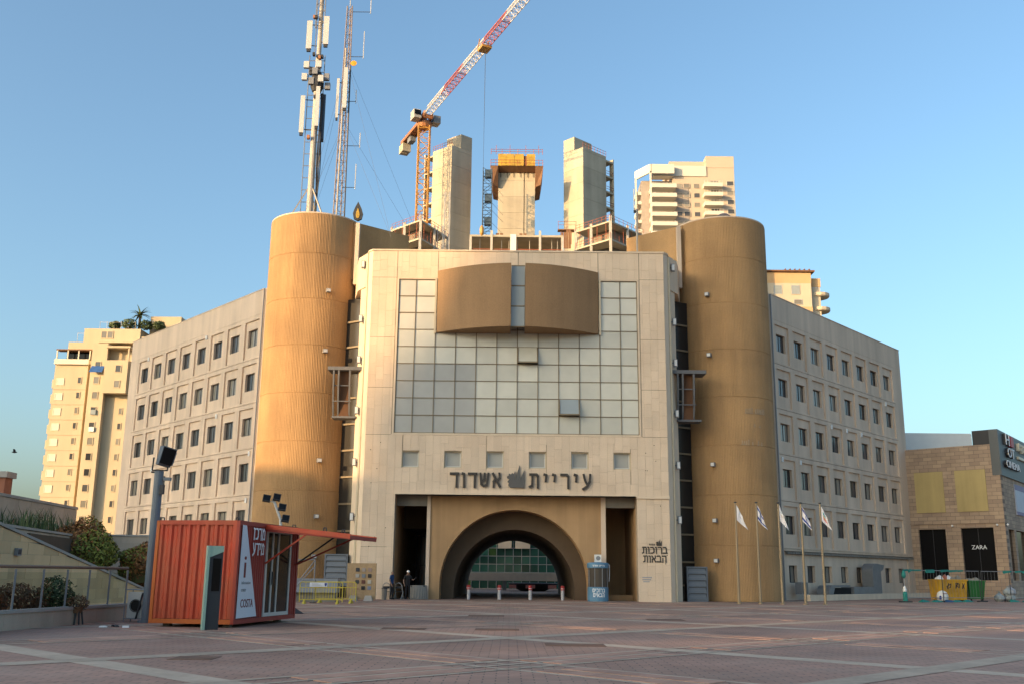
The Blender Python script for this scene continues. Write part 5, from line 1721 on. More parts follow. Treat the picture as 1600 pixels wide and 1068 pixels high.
t = thing('totem', 'slim dark information totem with pale green edge before the container', 'totem', (-8.36, 28.95, 0), R(34))
MINT = mat('mint_edge', (0.30, 0.44, 0.36), 0.5, var=0.04)
MB().box(-0.17, 0.22, -0.02, 0.14, 0, 2.18).build('body', METAL_D, t)
MB().hexa([(-0.25, -0.07, 0), (-0.175, -0.07, 0), (-0.175, 0.07, 0), (-0.25, 0.07, 0), (-0.25, -0.07, 2.30), (-0.175, -0.07, 2.30), (-0.175, 0.07, 2.30), (-0.25, 0.07, 2.30)]).build('edge', MINT, t)
MB().extr([(-0.172, -0.05, 2.30), (0.22, -0.05, 2.30), (0.22, -0.05, 2.14), (-0.172, -0.05, 1.98)], (0, 0.1, 0)).build('head', MINT, t)
MB().box(-0.06, 0.17, -0.035, -0.021, 1.05, 1.95).build('screen', BLACKGL, t)

t = thing('air_conditioner', 'white air conditioner unit in a metal cage beside the grey pole', 'air conditioner', (-11.95, 32.9, 0), R(-8))
MB().box(-0.26, 0.24, 0, 0.35, 0.12, 0.92).build('case', mat('ac_white', (0.50, 0.49, 0.45), 0.6), t)
mb = MB()
for k in range(18):
    a, b_ = 2 * math.pi * k / 18, 2 * math.pi * (k + 1) / 18
    mb.tube((0.02 + 0.19 * math.cos(a), -0.015, 0.5 + 0.19 * math.sin(a)), (0.02 + 0.19 * math.cos(b_), -0.015, 0.5 + 0.19 * math.sin(b_)), 0.012, 4)
mb.build('fan_ring', METAL_D, t)
MB().lathe([(0.17, -0.004), (0.17, 0.004)], 16).build('fan', DARKVOID, t, (0.02, -0.006, 0.5)).rotation_euler = (R(90), 0, 0)
mb = MB()
for x in (-0.32, 0.30):
    for y in (-0.06, 0.4):
        mb.tube((x, y, 0), (x, y, 1.0), 0.018, 5)
for z in (0.1, 1.0):
    mb.path([(-0.32, -0.06, z), (0.30, -0.06, z), (0.30, 0.4, z), (-0.32, 0.4, z), (-0.32, -0.06, z)], 0.018, 5)
mb.build('cage', METAL_G, t)
MB().path([(0.1, -0.08, 0.1), (0.2, -0.1, 0.5), (0.28, -0.09, 0.9)], 0.03, 6).build('hose', METAL_D, t)

t = thing('dead_potted_plant', 'withered brown potted plant at the foot of the low wall', 'plant', (-12.95, 30.9, 0))
leaves(420, ell(0.33, 0.28, 0.24, 0.62, 6, 0.5), 0.05, 31, lambda p, rr: 0).build('foliage', LEAF_B, t)
mb = MB()
for dx, dy in ((-0.22, 0.0), (0.2, 0.05), (0.0, -0.1), (0.15, -0.12)):
    mb.tube((dx, dy, 0), (dx * 0.5, dy * 0.5, 0.6), 0.025, 5)
mb.build('stand', METAL_D, t)
MB().lathe([(0.14, 0.34), (0.19, 0.5), (0.19, 0.52)], 10).build('pot', TIMBER, t)

t = thing('litter', 'crumpled white and dark litter lying on the paving', 'litter', (-11.2, 29.6, 0))
rr = random.Random(8)
for k in range(6):
    mb = MB()
    x, y = rr.uniform(-0.4, 0.4), rr.uniform(-0.3, 0.3)
    pts = [(x + rr.uniform(-0.13, 0.13), y + rr.uniform(-0.12, 0.12), 0.012 + rr.uniform(0, 0.05)) for _ in range(4)]
    mb.hexa([(p[0], p[1], 0.012) for p in pts] + [(p[0] * 0.95, p[1] * 0.95, p[2] + 0.02) for p in pts])
    mb.build('scrap', WHITE if k % 2 else METAL_D, t)

t = thing('mobile_floodlight', 'leaning light mast with four dark floodlights behind the container', 'lamp post', (-10.1, 46.0, 0))
MB().tube((0, 0, 0), (-0.35, 0, 3.9), 0.07, 8).tube((-0.35, 0, 3.9), (-0.75, 0, 4.85), 0.06, 8).build('mast', ALU, t)
for x, z in ((-1.02, 4.85), (-0.55, 4.9), (-0.28, 4.45), (-0.1, 3.95)):
    o = MB().box(-0.17, 0.17, -0.1, 0.08, -0.15, 0.15).build('floodlight', METAL_D, t, (x, -0.1, z))
    o.rotation_euler = (R(-18), R(8), R(12))
    MB().box(-0.14, 0.14, -0.115, -0.1, -0.12, 0.12).build('lamp_glass', BLACKGL, o)
    MB().bar((x, 0, z - 0.1), (-0.35 - 0.4 * max(0, (z - 3.9)), 0, z - 0.15), 0.04, 0.04).build('arm', ALU, t)

# grey louvred cabinets against the towers
LOUV = mat('blue_grey_louvre', (0.13, 0.15, 0.175), 0.5, var=0.08)
def louvre(label, x, y, w, h, z, rz):
    t = thing('louvre_cabinet', label, 'cabinet', (x, y, z), rz, 'louvred cabinets beside the gateway')
    MB().box(-w / 2 + 0.05, w / 2 - 0.05, 0.08, 0.9, 0.0, h - 0.03).build('case', METAL_D, t)
    fr = MB(); fr.holes(-w / 2, w / 2, 0, h, [(-w / 2 + 0.09, w / 2 - 0.09, 0.1, h - 0.09)], 0, 0.08); fr.build('frame', LOUV, t)
    for k in range(5):
        z0 = 0.1 + (h - 0.19) * k / 5
        z1 = 0.1 + (h - 0.19) * (k + 1) / 5
        MB().hexa([(-w / 2 + 0.09, 0.0, z0 + 0.04), (w / 2 - 0.09, 0.0, z0 + 0.04), (w / 2 - 0.09, 0.03, z0 + 0.03), (-w / 2 + 0.09, 0.03, z0 + 0.03), (-w / 2 + 0.14, 0.06, z1 - 0.03), (w / 2 - 0.14, 0.06, z1 - 0.03), (w / 2 - 0.14, 0.078, z1 - 0.03), (-w / 2 + 0.14, 0.078, z1 - 0.03)]).build('louvre_blade', LOUV, t)
    for k in range(10):
        zz = 0.12 + (h - 0.22) * k / 10
        MB().bar((-w / 2 + 0.1, 0.03, zz), (w / 2 - 0.1, 0.03, zz), 0.02, 0.015).build('slat', METAL_G, t)
louvre('tall blue grey louvred cabinet at the foot of the right tower', 12.1, 65.9, 1.36, 2.2, 0.0, R(3))
louvre('tall blue grey louvred cabinet behind the yellow barriers', -11.1, 65.2, 1.5, 2.0, 0.75, R(-3))
t = thing('grey_duct_box', 'low grey metal duct box behind the yellow barriers', 'duct', (-11.5, 57.0, 0))
MB().hexa([(-1.6, 0, 0.5), (1.9, 0, 0.5), (1.9, 1.2, 0.5), (-1.6, 1.2, 0.5), (-1.6, 0.1, 1.25), (1.9, 0.3, 1.25), (1.9, 1.2, 1.25), (-1.6, 1.2, 1.25)]).build('case', METAL_G, t)
for x in (-0.5, 0.7):
    MB().box(x, x + 0.03, -0.012, 0.0, 0.52, 1.2).build('seam', METAL_D, t)
MB().box(-1.5, 1.8, 0.2, 1.1, 0, 0.5).build('plinth', CONC_D, t)
t = thing('steel_frame', 'open grey steel scaffold frame right of the container', 'frame', (-11.1, 54.8, 0))
mb = MB()
mb.path([(-0.6, 0, 0), (-0.6, 0, 2.25), (0.65, 0, 2.25), (0.65, 0, 0)], 0.03, 6)
mb.tube((-0.6, 0, 1.2), (0.65, 0, 1.2), 0.03, 6); mb.tube((-0.1, 0, 1.2), (0.62, 0, 2.2), 0.03, 6); mb.tube((-0.6, 0, 0.5), (0.65, 0, 1.9), 0.03, 6)
mb.build('tube_frame', METAL_G, t)
for x in (-0.6, 0.65):
    MB().box(x - 0.12, x + 0.12, -0.3, 0.3, 0, 0.05).build('foot', METAL_D, t)

# yellow barriers
YEL = mat('barrier_yellow', (0.55, 0.42, 0.05), 0.5, var=0.15, scale=4)
def barrier(label, x, y, w, rz, sign=False):
    t = thing('crowd_barrier', label, 'barrier', (x, y, 0), rz, 'yellow crowd barriers')
    mb = MB()
    mb.path([(-w / 2, 0, 0.1), (-w / 2, 0, 1.02), (-w / 2 + 0.08, 0, 1.1), (w / 2 - 0.08, 0, 1.1), (w / 2, 0, 1.02), (w / 2, 0, 0.1)], 0.025, 6)
    mb.tube((-w / 2, 0, 0.22), (w / 2, 0, 0.22), 0.022, 6)
    mb.tube((-w / 2, 0, 0.82), (w / 2, 0, 0.82), 0.02, 6)
    mb.build('frame', YEL, t)
    n = int(w / 0.14)
    for k in range(1, n):
        MB().tube((-w / 2 + w * k / n, 0, 0.22), (-w / 2 + w * k / n, 0, 0.82 if k % 2 else 1.1), 0.012, 5).build('bar', YEL, t)
    for xx in (-w / 2 + 0.25, w / 2 - 0.25):
        f_ = MB(); f_.hexa([(xx - 0.06, -0.32, 0), (xx + 0.06, -0.32, 0), (xx + 0.06, 0.32, 0), (xx - 0.06, 0.32, 0), (xx - 0.04, -0.05, 0.2), (xx + 0.04, -0.05, 0.2), (xx + 0.04, 0.05, 0.2), (xx - 0.04, 0.05, 0.2)])
        f_.build('foot', YEL, t)
    if sign:
        s_ = MB().box(-0.6, 0.3, -0.05, -0.035, 0.86, 1.08).build('sign_plate', SIGNW, t)
        e_ = MB(); e_.extr([(0.16, -0.052, 1.06), (0.28, -0.052, 1.06), (0.28, -0.052, 0.96), (0.22, -0.052, 0.88), (0.16, -0.052, 0.96)], (0, -0.006, 0)); e_.build('sign_badge', mat('badge_blue', (0.03, 0.05, 0.22), 0.5), s_)
        for k in range(3):
            MB().box(-0.5, 0.05 - 0.1 * k, -0.055, -0.052, 0.90 + 0.05 * k, 0.92 + 0.05 * k).build('sign_line', TXG, s_)
barrier('yellow crowd barrier carrying a small white sign', -9.75, 53.2, 2.2, R(2), True)
barrier('yellow crowd barrier standing behind the one with a sign', -9.3, 55.0, 2.2, R(-6))
t = thing('rubber_mat', 'black rubber wedge lying behind the container', 'wedge', (-8.6, 40.6, 0), R(15))
MB().hexa([(-0.5, -0.25, 0.012), (0.5, -0.25, 0.012), (0.5, 0.25, 0.012), (-0.5, 0.25, 0.012), (-0.45, -0.1, 0.3), (0.05, -0.1, 0.3), (0.05, 0.2, 0.3), (-0.45, 0.2, 0.3)]).build('wedge', METAL_D, t)

# board of stone samples
t = thing('stone_sample_board', 'tan board of twelve coloured stone samples on concrete feet', 'display board', (-8.68, 60.0, 0))
SBM = mat('osb_board', (0.42, 0.28, 0.15), 0.85, var=0.18, scale=3, fine=0.15, fscale=10)
MB().box(-0.85, 0.84, 0, 0.22, 0.08, 2.14).build('board', SBM, t)
cols = [(0.05, 0.05, 0.055), (0.36, 0.29, 0.24), (0.32, 0.22, 0.18), (0.42, 0.38, 0.33), (0.20, 0.22, 0.24), (0.045, 0.035, 0.03), (0.05, 0.05, 0.055), (0.13, 0.05, 0.035), (0.50, 0.45, 0.36), (0.35, 0.17, 0.10), (0.025, 0.022, 0.02), (0.22, 0.24, 0.30)]
for k in range(12):
    r_, q = divmod(k, 3)
    x, z = -0.24 + 0.36 * q, 1.76 - 0.345 * r_
    MB().box(x - 0.105, x + 0.105, -0.04, 0.0, z - 0.1 if k != 9 else z - 0.08, z + 0.11 if k != 9 else z - 0.02).build('stone_sample', mat('sample_%d' % k, cols[k], 0.6, var=0.1), t)
for x in (-0.42, 0.46):
    MB().hexa([(x - 0.26, -0.35, 0), (x + 0.26, -0.35, 0), (x + 0.26, 0.1, 0), (x - 0.26, 0.1, 0), (x - 0.17, -0.3, 0.30), (x + 0.17, -0.3, 0.30), (x + 0.17, 0.0, 0.30), (x - 0.17, 0.0, 0.30)]).build('concrete_foot', mat('pale_foot', (0.52, 0.45, 0.37), 0.85), t)

# chairs by the left passage
def hoop_chair(label, x, y, rz, m):
    t = thing('folding_chair', label, 'chair', (x, y, 0), rz, 'chairs by the left passage')
    mb = MB()
    mb.path([(-0.24, 0.24, 0), (-0.24, 0.05, 0.46), (-0.22, -0.02, 0.82), (-0.12, -0.05, 0.97), (0, -0.06, 1.0), (0.12, -0.05, 0.97), (0.22, -0.02, 0.82), (0.24, 0.05, 0.46), (0.24, 0.24, 0)], 0.022, 6)
    mb.build('back_frame', m, t)
    mb = MB(); mb.path([(-0.24, -0.22, 0), (-0.24, 0.2, 0.46), (0.24, 0.2, 0.46), (0.24, -0.22, 0)], 0.022, 6); mb.build('leg_frame', m, t)
    MB().box(-0.22, 0.22, -0.05, 0.36, 0.45, 0.48).build('seat', METAL_D, t)
    MB().box(-0.2, 0.2, -0.055, -0.035, 0.66, 0.8).build('back_panel', METAL_D, t)
hoop_chair('bare metal folding chair beside the person in the blue shirt', -7.62, 63.5, R(10), METAL_G)
hoop_chair('pale metal folding chair left of the person in black', -6.95, 64.4, R(-15), ALU)
t = thing('waste_bin', 'small grey bin standing beside the sample board', 'bin', (-7.62, 62.6, 0))
MB().lathe([(0.14, 0), (0.17, 0.62), (0.18, 0.65)], 12).build('body', CONC_D, t)
MB().lathe([(0.185, 0.65), (0.18, 0.7), (0.1, 0.73)], 12).build('lid', METAL_D, t)
t = thing('covered_table', 'grey pleated cloth covered table inside the left passage', 'table', (-5.75, 64.6, 0))
mb = MB()
n = 40
top, bot = [], []
for k in range(n):
    a = 2 * math.pi * k / n
    w_ = 1 + (0.06 if k % 2 else -0.03)
    top.append((0.55 * math.cos(a), 0.32 * math.sin(a), 0.86)); bot.append((0.58 * w_ * math.cos(a), 0.36 * w_ * math.sin(a), 0.02))
mb.add(top + bot, [tuple(range(n))] + [(n + k, n + (k + 1) % n, (k + 1) % n, k) for k in range(n)])
mb.build('cloth', mat('grey_cloth', (0.26, 0.24, 0.21), 0.9), t)
MB().box(-0.45, 0.45, -0.25, 0.25, 0.78, 0.84).build('table_top', METAL_D, t)

# bollards
for k, x in enumerate((-2.62, -0.64, 1.34, 3.42)):
    t = thing('bollard', ['grey bollard with red top, leftmost before the arch', 'grey bollard with red top, second from the left before the arch', 'grey bollard with red top, third from the left before the arch', 'grey bollard with red top, rightmost before the arch'][k], 'bollard', (x, 66.0, 0), 0, 'bollards across the arch')
    MB().lathe([(0.11, 0), (0.11, 0.62)], 14).build('shaft', mat('bollard_grey', (0.42, 0.42, 0.43), 0.5), t)
    MB().lathe([(0.125, 0.62), (0.125, 0.86), (0.11, 0.89), (0.04, 0.91)], 14).build('red_cap', mat('bollard_red', (0.36, 0.03, 0.03), 0.5), t)
    MB().lathe([(0.128, 0.70), (0.128, 0.73)], 14, caps=False).build('band', WHITE, t)
# guard booth
BLUEB = mat('booth_blue', (0.10, 0.22, 0.33), 0.5, var=0.1)
t = thing('guard_booth', 'round blue glass guard booth by the right side of the arch', 'booth', (5.55, 64.3, 0))
MB().lathe([(0.64, 0), (0.66, 0.05), (0.66, 0.86), (0.6, 0.88)], 32).build('base_ring', BLUEB, t)
MB().lathe([(0.60, 0.88), (0.60, 2.02)], 32, caps=False).build('glazing', glassy('booth_glass', (0.07, 0.06, 0.05), 0.1, 0.1), t)
mb = MB()
for k in range(8):
    a = R(22.5 + 45 * k)
    mb.tube((0.615 * math.cos(a), 0.615 * math.sin(a), 0.88), (0.615 * math.cos(a), 0.615 * math.sin(a), 2.02), 0.025, 5)
mb.build('glazing_bar', METAL_G, t)
MB().lathe([(0.62, 2.02), (0.68, 2.04), (0.68, 2.3), (0.62, 2.36), (0.1, 2.4)], 32).build('roof_ring', BLUEB, t)
def wrap_text(body, w, h, z, r_, par, m, rtl=True):
    q = heb_mb(body, w, h, 0.006, 0.18, 0.2) if rtl else text_mb(body, w, h, 0.006, rtl, 0.0)
    q.v = [((r_ - y) * math.sin(x / r_), -(r_ - y) * math.cos(x / r_), z + zz) for x, y, zz in q.v]
    q.build('lettering', m, par)
wrap_text('ברוכים\nהבאים', 0.80, 0.50, 0.28, 0.663, t, TXW)
wrap_text('עיריית אשדוד', 0.80, 0.11, 2.11, 0.683, t, TXW)
ac = MB().box(-0.2, 0.22, -0.15, 0.2, 2.4, 2.86).build('cooling_unit', WHITE, t)
MB().lathe([(0.14, -0.004), (0.14, 0.004)], 16).build('fan_grille', METAL_G, ac, (0.02, -0.156, 2.64)).rotation_euler = (R(90), 0, 0)
MB().path([(0.66, 0.1, 2.3), (0.74, 0.05, 2.2), (0.72, 0.0, 1.4), (0.7, 0, 1.2)], 0.025, 6).build('cable', WHITE, t)

# people
def person(label, loc, rz, joints, radii, paint, hair=None):
    t = thing('person', label, 'person', loc, rz)
    me = bpy.data.meshes.new('body')
    names = list(joints)
    idx = {n: i for i, n in enumerate(names)}
    edges = [(a, b_) for a, b_ in EDGES if a in idx and b_ in idx]
    me.from_pydata([joints[n] for n in names], [(idx[a], idx[b_]) for a, b_ in edges], [])
    o = ob('body', me)
    sk = o.modifiers.new('skin', 'SKIN'); sk.use_smooth_shade = True
    sub = o.modifiers.new('sub', 'SUBSURF'); sub.levels = 2; sub.render_levels = 2
    for n in names:
        r_ = radii[n]
        sv = me.skin_vertices[0].data[idx[n]]
        sv.radius = r_ if isinstance(r_, tuple) else (r_, r_)
        sv.use_root = (n == 'pelvis')
    dg = bpy.context.evaluated_depsgraph_get()
    m2 = bpy.data.meshes.new_from_object(o.evaluated_get(dg))
    bpy.data.objects.remove(o)
    m2.name = 'body'
    ml = list(dict.fromkeys(paint.values()))
    for m_ in ml:
        m2.materials.append(m_)
    for p in m2.polygons:
        p.use_smooth = True
        p.material_index = ml.index(paint[zone(p.center)])
    ob('body', m2, t)
    return t
EDGES = [('pelvis', 'waist'), ('waist', 'chest'), ('chest', 'neck'), ('neck', 'head'), ('head', 'crown'),
         ('chest', 'shl'), ('shl', 'ell'), ('ell', 'wrl'), ('wrl', 'pal'), ('chest', 'shr'), ('shr', 'elr'), ('elr', 'wrr'), ('wrr', 'par'),
         ('pelvis', 'hil'), ('hil', 'knl'), ('knl', 'anl'), ('anl', 'tol'), ('pelvis', 'hir'), ('hir', 'knr'), ('knr', 'anr'), ('anr', 'tor')]
for s_ in 'lr':
    for k in range(5):
        EDGES += [('pa' + s_, 'f%d%s' % (k, s_)), ('f%d%s' % (k, s_), 'g%d%s' % (k, s_))]
def skeleton(larm, rarm, lleg, rleg, lean=0.0):
    J = {'pelvis': (0, 0, 0.93), 'waist': (0, 0.01 + lean * 0.2, 1.10), 'chest': (0, lean * 0.5, 1.34), 'neck': (0, lean * 0.8, 1.50), 'head': (0, lean - 0.03, 1.60), 'crown': (0, lean - 0.02, 1.69)}
    J.update({'shl': (0.17, lean * 0.6, 1.42), 'shr': (-0.17, lean * 0.6, 1.42)})
    Rr = {'pelvis': (0.15, 0.11), 'waist': (0.14, 0.10), 'chest': (0.16, 0.11), 'neck': 0.055, 'head': (0.085, 0.10), 'crown': (0.065, 0.075), 'shl': 0.065, 'shr': 0.065}
    for s_, arm in (('l', larm), ('r', rarm)):
        J['el' + s_], J['wr' + s_] = arm
        e, w_ = Vector(arm[0]), Vector(arm[1])
        d = (w_ - e).normalized()
        p = w_ + d * 0.06
        J['pa' + s_] = tuple(p)
        Rr['el' + s_] = 0.045; Rr['wr' + s_] = 0.03; Rr['pa' + s_] = (0.036, 0.022)
        sd = d.cross(Vector((0, 1, 0)))
        sd = sd.normalized() if sd.length > 0.1 else Vector((1, 0, 0))
        for k in range(5):
            f_ = p + d * (0.04 if k else 0.01) + sd * (0.022 * (k - 2) if k else -0.045)
            g_ = f_ + d * (0.045 - 0.006 * abs(k - 2)) + Vector((0, -0.012, 0))
            J['f%d%s' % (k, s_)] = tuple(f_); J['g%d%s' % (k, s_)] = tuple(g_)
            Rr['f%d%s' % (k, s_)] = 0.009; Rr['g%d%s' % (k, s_)] = 0.008
    for s_, leg, sx in (('l', lleg, 1), ('r', rleg, -1)):
        J['hi' + s_] = (0.09 * sx, 0, 0.88); J['kn' + s_], J['an' + s_] = leg
        a = Vector(leg[1]); J['to' + s_] = (a.x, a.y - 0.17, 0.045)
        Rr['hi' + s_] = 0.085; Rr['kn' + s_] = 0.06; Rr['an' + s_] = 0.045; Rr['to' + s_] = (0.04, 0.035)
    return J, Rr
SKIN = mat('skin', (0.30, 0.17, 0.11), 0.6, var=0.03)
HAIR = mat('dark_hair', (0.015, 0.012, 0.01), 0.7)
BLUES = mat('blue_shirt', (0.02, 0.06, 0.16), 0.85, var=0.1)
BLACKC = mat('black_clothes', (0.012, 0.012, 0.014), 0.9)
NAVY = mat('dark_trousers', (0.012, 0.013, 0.018), 0.9)
def zone(p):
    if p.z > 1.655 or (p.z > 1.57 and p.y > zy + 0.02):
        return 'hair'
    if p.z > 1.475 and abs(p.x) < 0.13:
        return 'skin'
    if p.z < 0.1:
        return 'shoe'
    if abs(p.x) > 0.17 and p.z < sleeve:
        return 'skin'
    if p.z > 0.96:
        return 'top'
    return 'legs'
zy, sleeve = 0.0, 1.22
J, Rr = skeleton(((0.25, 0.03, 1.14), (0.22, -0.12, 0.90)), ((-0.25, 0.03, 1.14), (-0.22, -0.1, 0.88)), ((0.10, -0.05, 0.49), (0.10, 0.02, 0.08)), ((-0.10, -0.02, 0.49), (-0.09, 0.06, 0.08)))
p1 = person('person in blue shirt and dark trousers standing beside the chair', (-7.25, 63.2, 0.006), R(70), J, Rr, {'hair': HAIR, 'skin': SKIN, 'shoe': BLACKC, 'top': BLUES, 'legs': NAVY})
J, Rr = skeleton(((0.30, -0.02, 1.16), (0.42, -0.22, 1.28)), ((-0.27, 0.02, 1.14), (-0.24, -0.12, 0.92)), ((0.10, -0.03, 0.49), (0.11, 0.02, 0.08)), ((-0.10, -0.03, 0.49), (-0.11, 0.02, 0.08)))
p2 = person('person in black clothes and white cap gesturing in the left passage', (-6.3, 63.5, 0.006), R(15), J, Rr, {'hair': WHITE, 'skin': SKIN, 'shoe': BLACKC, 'top': BLACKC, 'legs': BLACKC})
for pp in (p1, p2):
    fc = MB()
    for sx in (-0.035, 0.035):
        fc.box(sx - 0.012, sx + 0.012, -0.142, -0.128, 1.605, 1.618)
    fc.box(-0.025, 0.025, -0.142, -0.125, 1.535, 1.543)
    fc.build('eyes_and_mouth', HAIR, pp)
    MB().hexa([(-0.014, -0.155, 1.56), (0.014, -0.155, 1.56), (0.01, -0.12, 1.56), (-0.01, -0.12, 1.56), (-0.006, -0.138, 1.605), (0.006, -0.138, 1.605), (0.006, -0.12, 1.605), (-0.006, -0.12, 1.605)]).build('nose', SKIN, pp)
    for sx in (-1, 1):
        MB().box(sx * 0.088 - 0.012, sx * 0.088 + 0.012, -0.045, -0.005, 1.565, 1.63).build('ear', SKIN, pp)
MB().lathe([(0.098, 1.655), (0.10, 1.68), (0.085, 1.73), (0.04, 1.76)], 16, 0, -0.03).build('cap', WHITE, p2)
MB().hexa([(-0.07, -0.2, 1.655), (0.07, -0.2, 1.655), (0.08, -0.1, 1.665), (-0.08, -0.1, 1.665), (-0.07, -0.2, 1.665), (0.07, -0.2, 1.665), (0.08, -0.1, 1.68), (-0.08, -0.1, 1.68)]).build('cap_peak', WHITE, p2)

# ================================================================== right side of the square
# flag poles
FW, FB = mat('flag_white', (0.70, 0.68, 0.70), 0.8, var=0.03), mat('flag_blue', (0.02, 0.04, 0.22), 0.8, var=0.03)
FT, FO, FP = mat('flag_teal', (0.05, 0.35, 0.34), 0.8, var=0.05), mat('flag_orange', (0.62, 0.36, 0.14), 0.8, var=0.05), mat('flag_pink', (0.62, 0.16, 0.20), 0.8, var=0.05)
BRASS = mat('brass_pole', (0.30, 0.225, 0.14), 0.45, var=0.08, metal=0.3)
def flag_mesh(kind, seed):
    mb = MB()
    nu, nv = 44, 28
    rr = random.Random(seed)
    ph = rr.uniform(0, 6)
    fl, ho = 1.0, 0.95
    lean = rr.uniform(0.46, 0.60)
    def P(u, v):
        x = u * lean * (0.55 + 0.5 * v) + 0.03 * math.sin(5 * v + ph) * u
        z = -v * ho * (1 - 0.12 * u) - u * fl * 0.72
        y = 0.07 * math.sin(7 * u + 2.5 * v + ph) * (0.3 + u) - 0.12 * u
        return (x, y, z)
    vs = [P(i / nu, j / nv) for j in range(nv + 1) for i in range(nu + 1)]
    fs, mi = [], []
    for j in range(nv):
        for i in range(nu):
            u, v = (i + 0.5) / nu, (j + 0.5) / nv
            k = 0
            if kind == 'stripes':
                if 0.12 < v < 0.27 or 0.73 < v < 0.88:
                    k = 1
                else:
                    X, Yc = (u - 0.5) * 1.45, (v - 0.5)
                    for sg in (1, -1):
                        a = sg * Yc
                        r1 = max(a * 1.0 - 0.0, abs(X) * 0.866 - a * 0.5)
                        rin = max(a, (abs(X) * 0.866 - a * 0.5))
                        if 0.055 < rin < 0.095:
                            k = 1
            elif kind == 'city':
                if 0.25 < u < 0.7:
                    if 0.2 < v < 0.38: k = 2
                    elif 0.42 < v < 0.6: k = 3
                    elif 0.62 < v < 0.75: k = 4
            elif kind == 'plain':
                if 0.45 < u < 0.62 and 0.4 < v < 0.52: k = 5
            elif kind == 'faded':
                if 0.2 < u < 0.5 and 0.15 < v < 0.3: k = 6
                elif 0.2 < u < 0.5 and 0.4 < v < 0.55: k = 7
            fs.append((j * (nu + 1) + i, j * (nu + 1) + i + 1, (j + 1) * (nu + 1) + i + 1, (j + 1) * (nu + 1) + i)); mi.append(k)
    mb.v, mb.f, mb.mi = vs, fs, mi
    me = mb.mesh('flag', [FW, FB, FT, FO, FP, mat('flag_grey', (0.45, 0.40, 0.48), 0.8), mat('flag_pale_teal', (0.50, 0.62, 0.58), 0.8), mat('flag_pale_orange', (0.66, 0.55, 0.42), 0.8)], True)
    return me
kinds = ['plain', 'stripes', 'faded', 'stripes', 'city']
labs = ['flagpole with nearly plain white flag, leftmost of five', 'flagpole with blue striped white flag before the right tower', 'flagpole with faded white flag at the tower edge, middle of five', 'flagpole with blue striped star flag, fourth from the left', 'flagpole with white flag of bright colours, rightmost of five']
for k, x in enumerate((13.86, 15.15, 16.5, 17.88, 19.07)):
    t = thing('flagpole', labs[k], 'flagpole', (x, 62, 0), 0, 'row of flagpoles by the right tower')
    MB().tube((0, 0, 0), (0, 0, 6.0), 0.085, 12, 0.055).build('pole', BRASS, t)
    MB().lathe([(0.16, 0), (0.16, 0.04), (0.1, 0.08)], 12).build('base_collar', BRASS, t)
    MB().lathe([(0.03, 6.0), (0.09, 6.03), (0.09, 6.08), (0.02, 6.1)], 10).build('truck', METAL_D, t)
    ob('flag', flag_mesh(kinds[k], 40 + k), t, (0.06, 0, 5.92), R((-6, 5, -10, -14, -12)[k]))

# planter kerb and ducts along the right wing
def wing_pt(t_, d):
    return (18.6 + math.sin(WA) * t_ + math.cos(WA) * d, 71.5 + math.cos(WA) * t_ - math.sin(WA) * d)
a = wing_pt(0.6, 2.2); b_ = wing_pt(27.0, 2.2)
block_wall('planter_kerb', 'low pale stone kerb along the foot of the right wing', a, b_, 0, 0.42, 0.4, 0.42, 1.3, STONE_P, 0)
DUCT = mat('galvanised_duct', (0.20, 0.21, 0.22), 0.45, var=0.12, scale=2, metal=0.4)
x, y = wing_pt(14.6, 0.9)
t = thing('vent_duct', 'upright galvanised duct with hooded outlet against the right wing', 'duct', (x, y, 0), R(48))
MB().box(-0.9, 0.75, -0.4, 0.5, 0.42, 2.1).build('shaft', DUCT, t)
mb = MB()
prof = [(-0.9 + 0.0, 2.1)] + [(-0.1 - 0.8 * math.cos(R(q)), 2.1 + 0.62 * math.sin(R(q))) for q in range(10, 91, 16)] + [(1.5, 2.62), (1.2, 2.25), (0.75, 2.1)]
mb.extr([(p[0], -0.4, p[1]) for p in prof], (0, 0.9, 0))
mb.build('hood', DUCT, t)
MB().hexa([(1.19, -0.35, 2.27), (1.21, -0.35, 2.27), (1.21, 0.45, 2.27), (1.19, 0.45, 2.27), (1.47, -0.35, 2.58), (1.49, -0.35, 2.58), (1.49, 0.45, 2.58), (1.47, 0.45, 2.58)]).build('outlet', DARKVOID, t)
x, y = wing_pt(10.5, 1.0)
t = thing('vent_duct', 'long low galvanised duct with curved end along the right wing', 'duct', (x, y, 0), R(48))
MB().box(-1.0, 4.2, -0.5, 0.5, 0.3, 0.92).build('trunk', DUCT, t)
mb = MB()
prof = [(-5.3, 0.42)] + [(-4.5 - 0.8 * math.cos(R(q)), 0.42 + 0.62 * math.sin(R(q))) for q in range(10, 91, 16)] + [(-1.6, 1.05), (-1.6, 0.95), (-4.3, 0.9), (-4.6, 0.42)]
mb.extr([(p[0], -0.5, p[1]) for p in prof], (0, 1.0, 0))
mb.build('hood', DUCT, t)
MB().box(-4.3, -1.1, -0.3, 0.5, 0.3, 0.85).build('dark_mouth', DARKVOID, t)
for q in (0.2, 1.5, 2.8):
    MB().box(q, q + 0.04, -0.51, -0.5, 0.3, 0.92).build('flange', METAL_G, t)
x, y = wing_pt(2.7, 0.6)
t = thing('electric_cabinet', 'small grey electric cabinet beside the right tower foot', 'cabinet', (x, y, 0), R(48))
MB().box(-0.5, 0.5, -0.25, 0.25, 0.42, 1.25).build('case', METAL_G, t)
MB().box(-0.45, 0.45, -0.27, -0.252, 0.47, 1.2).build('door', CONC_D, t)

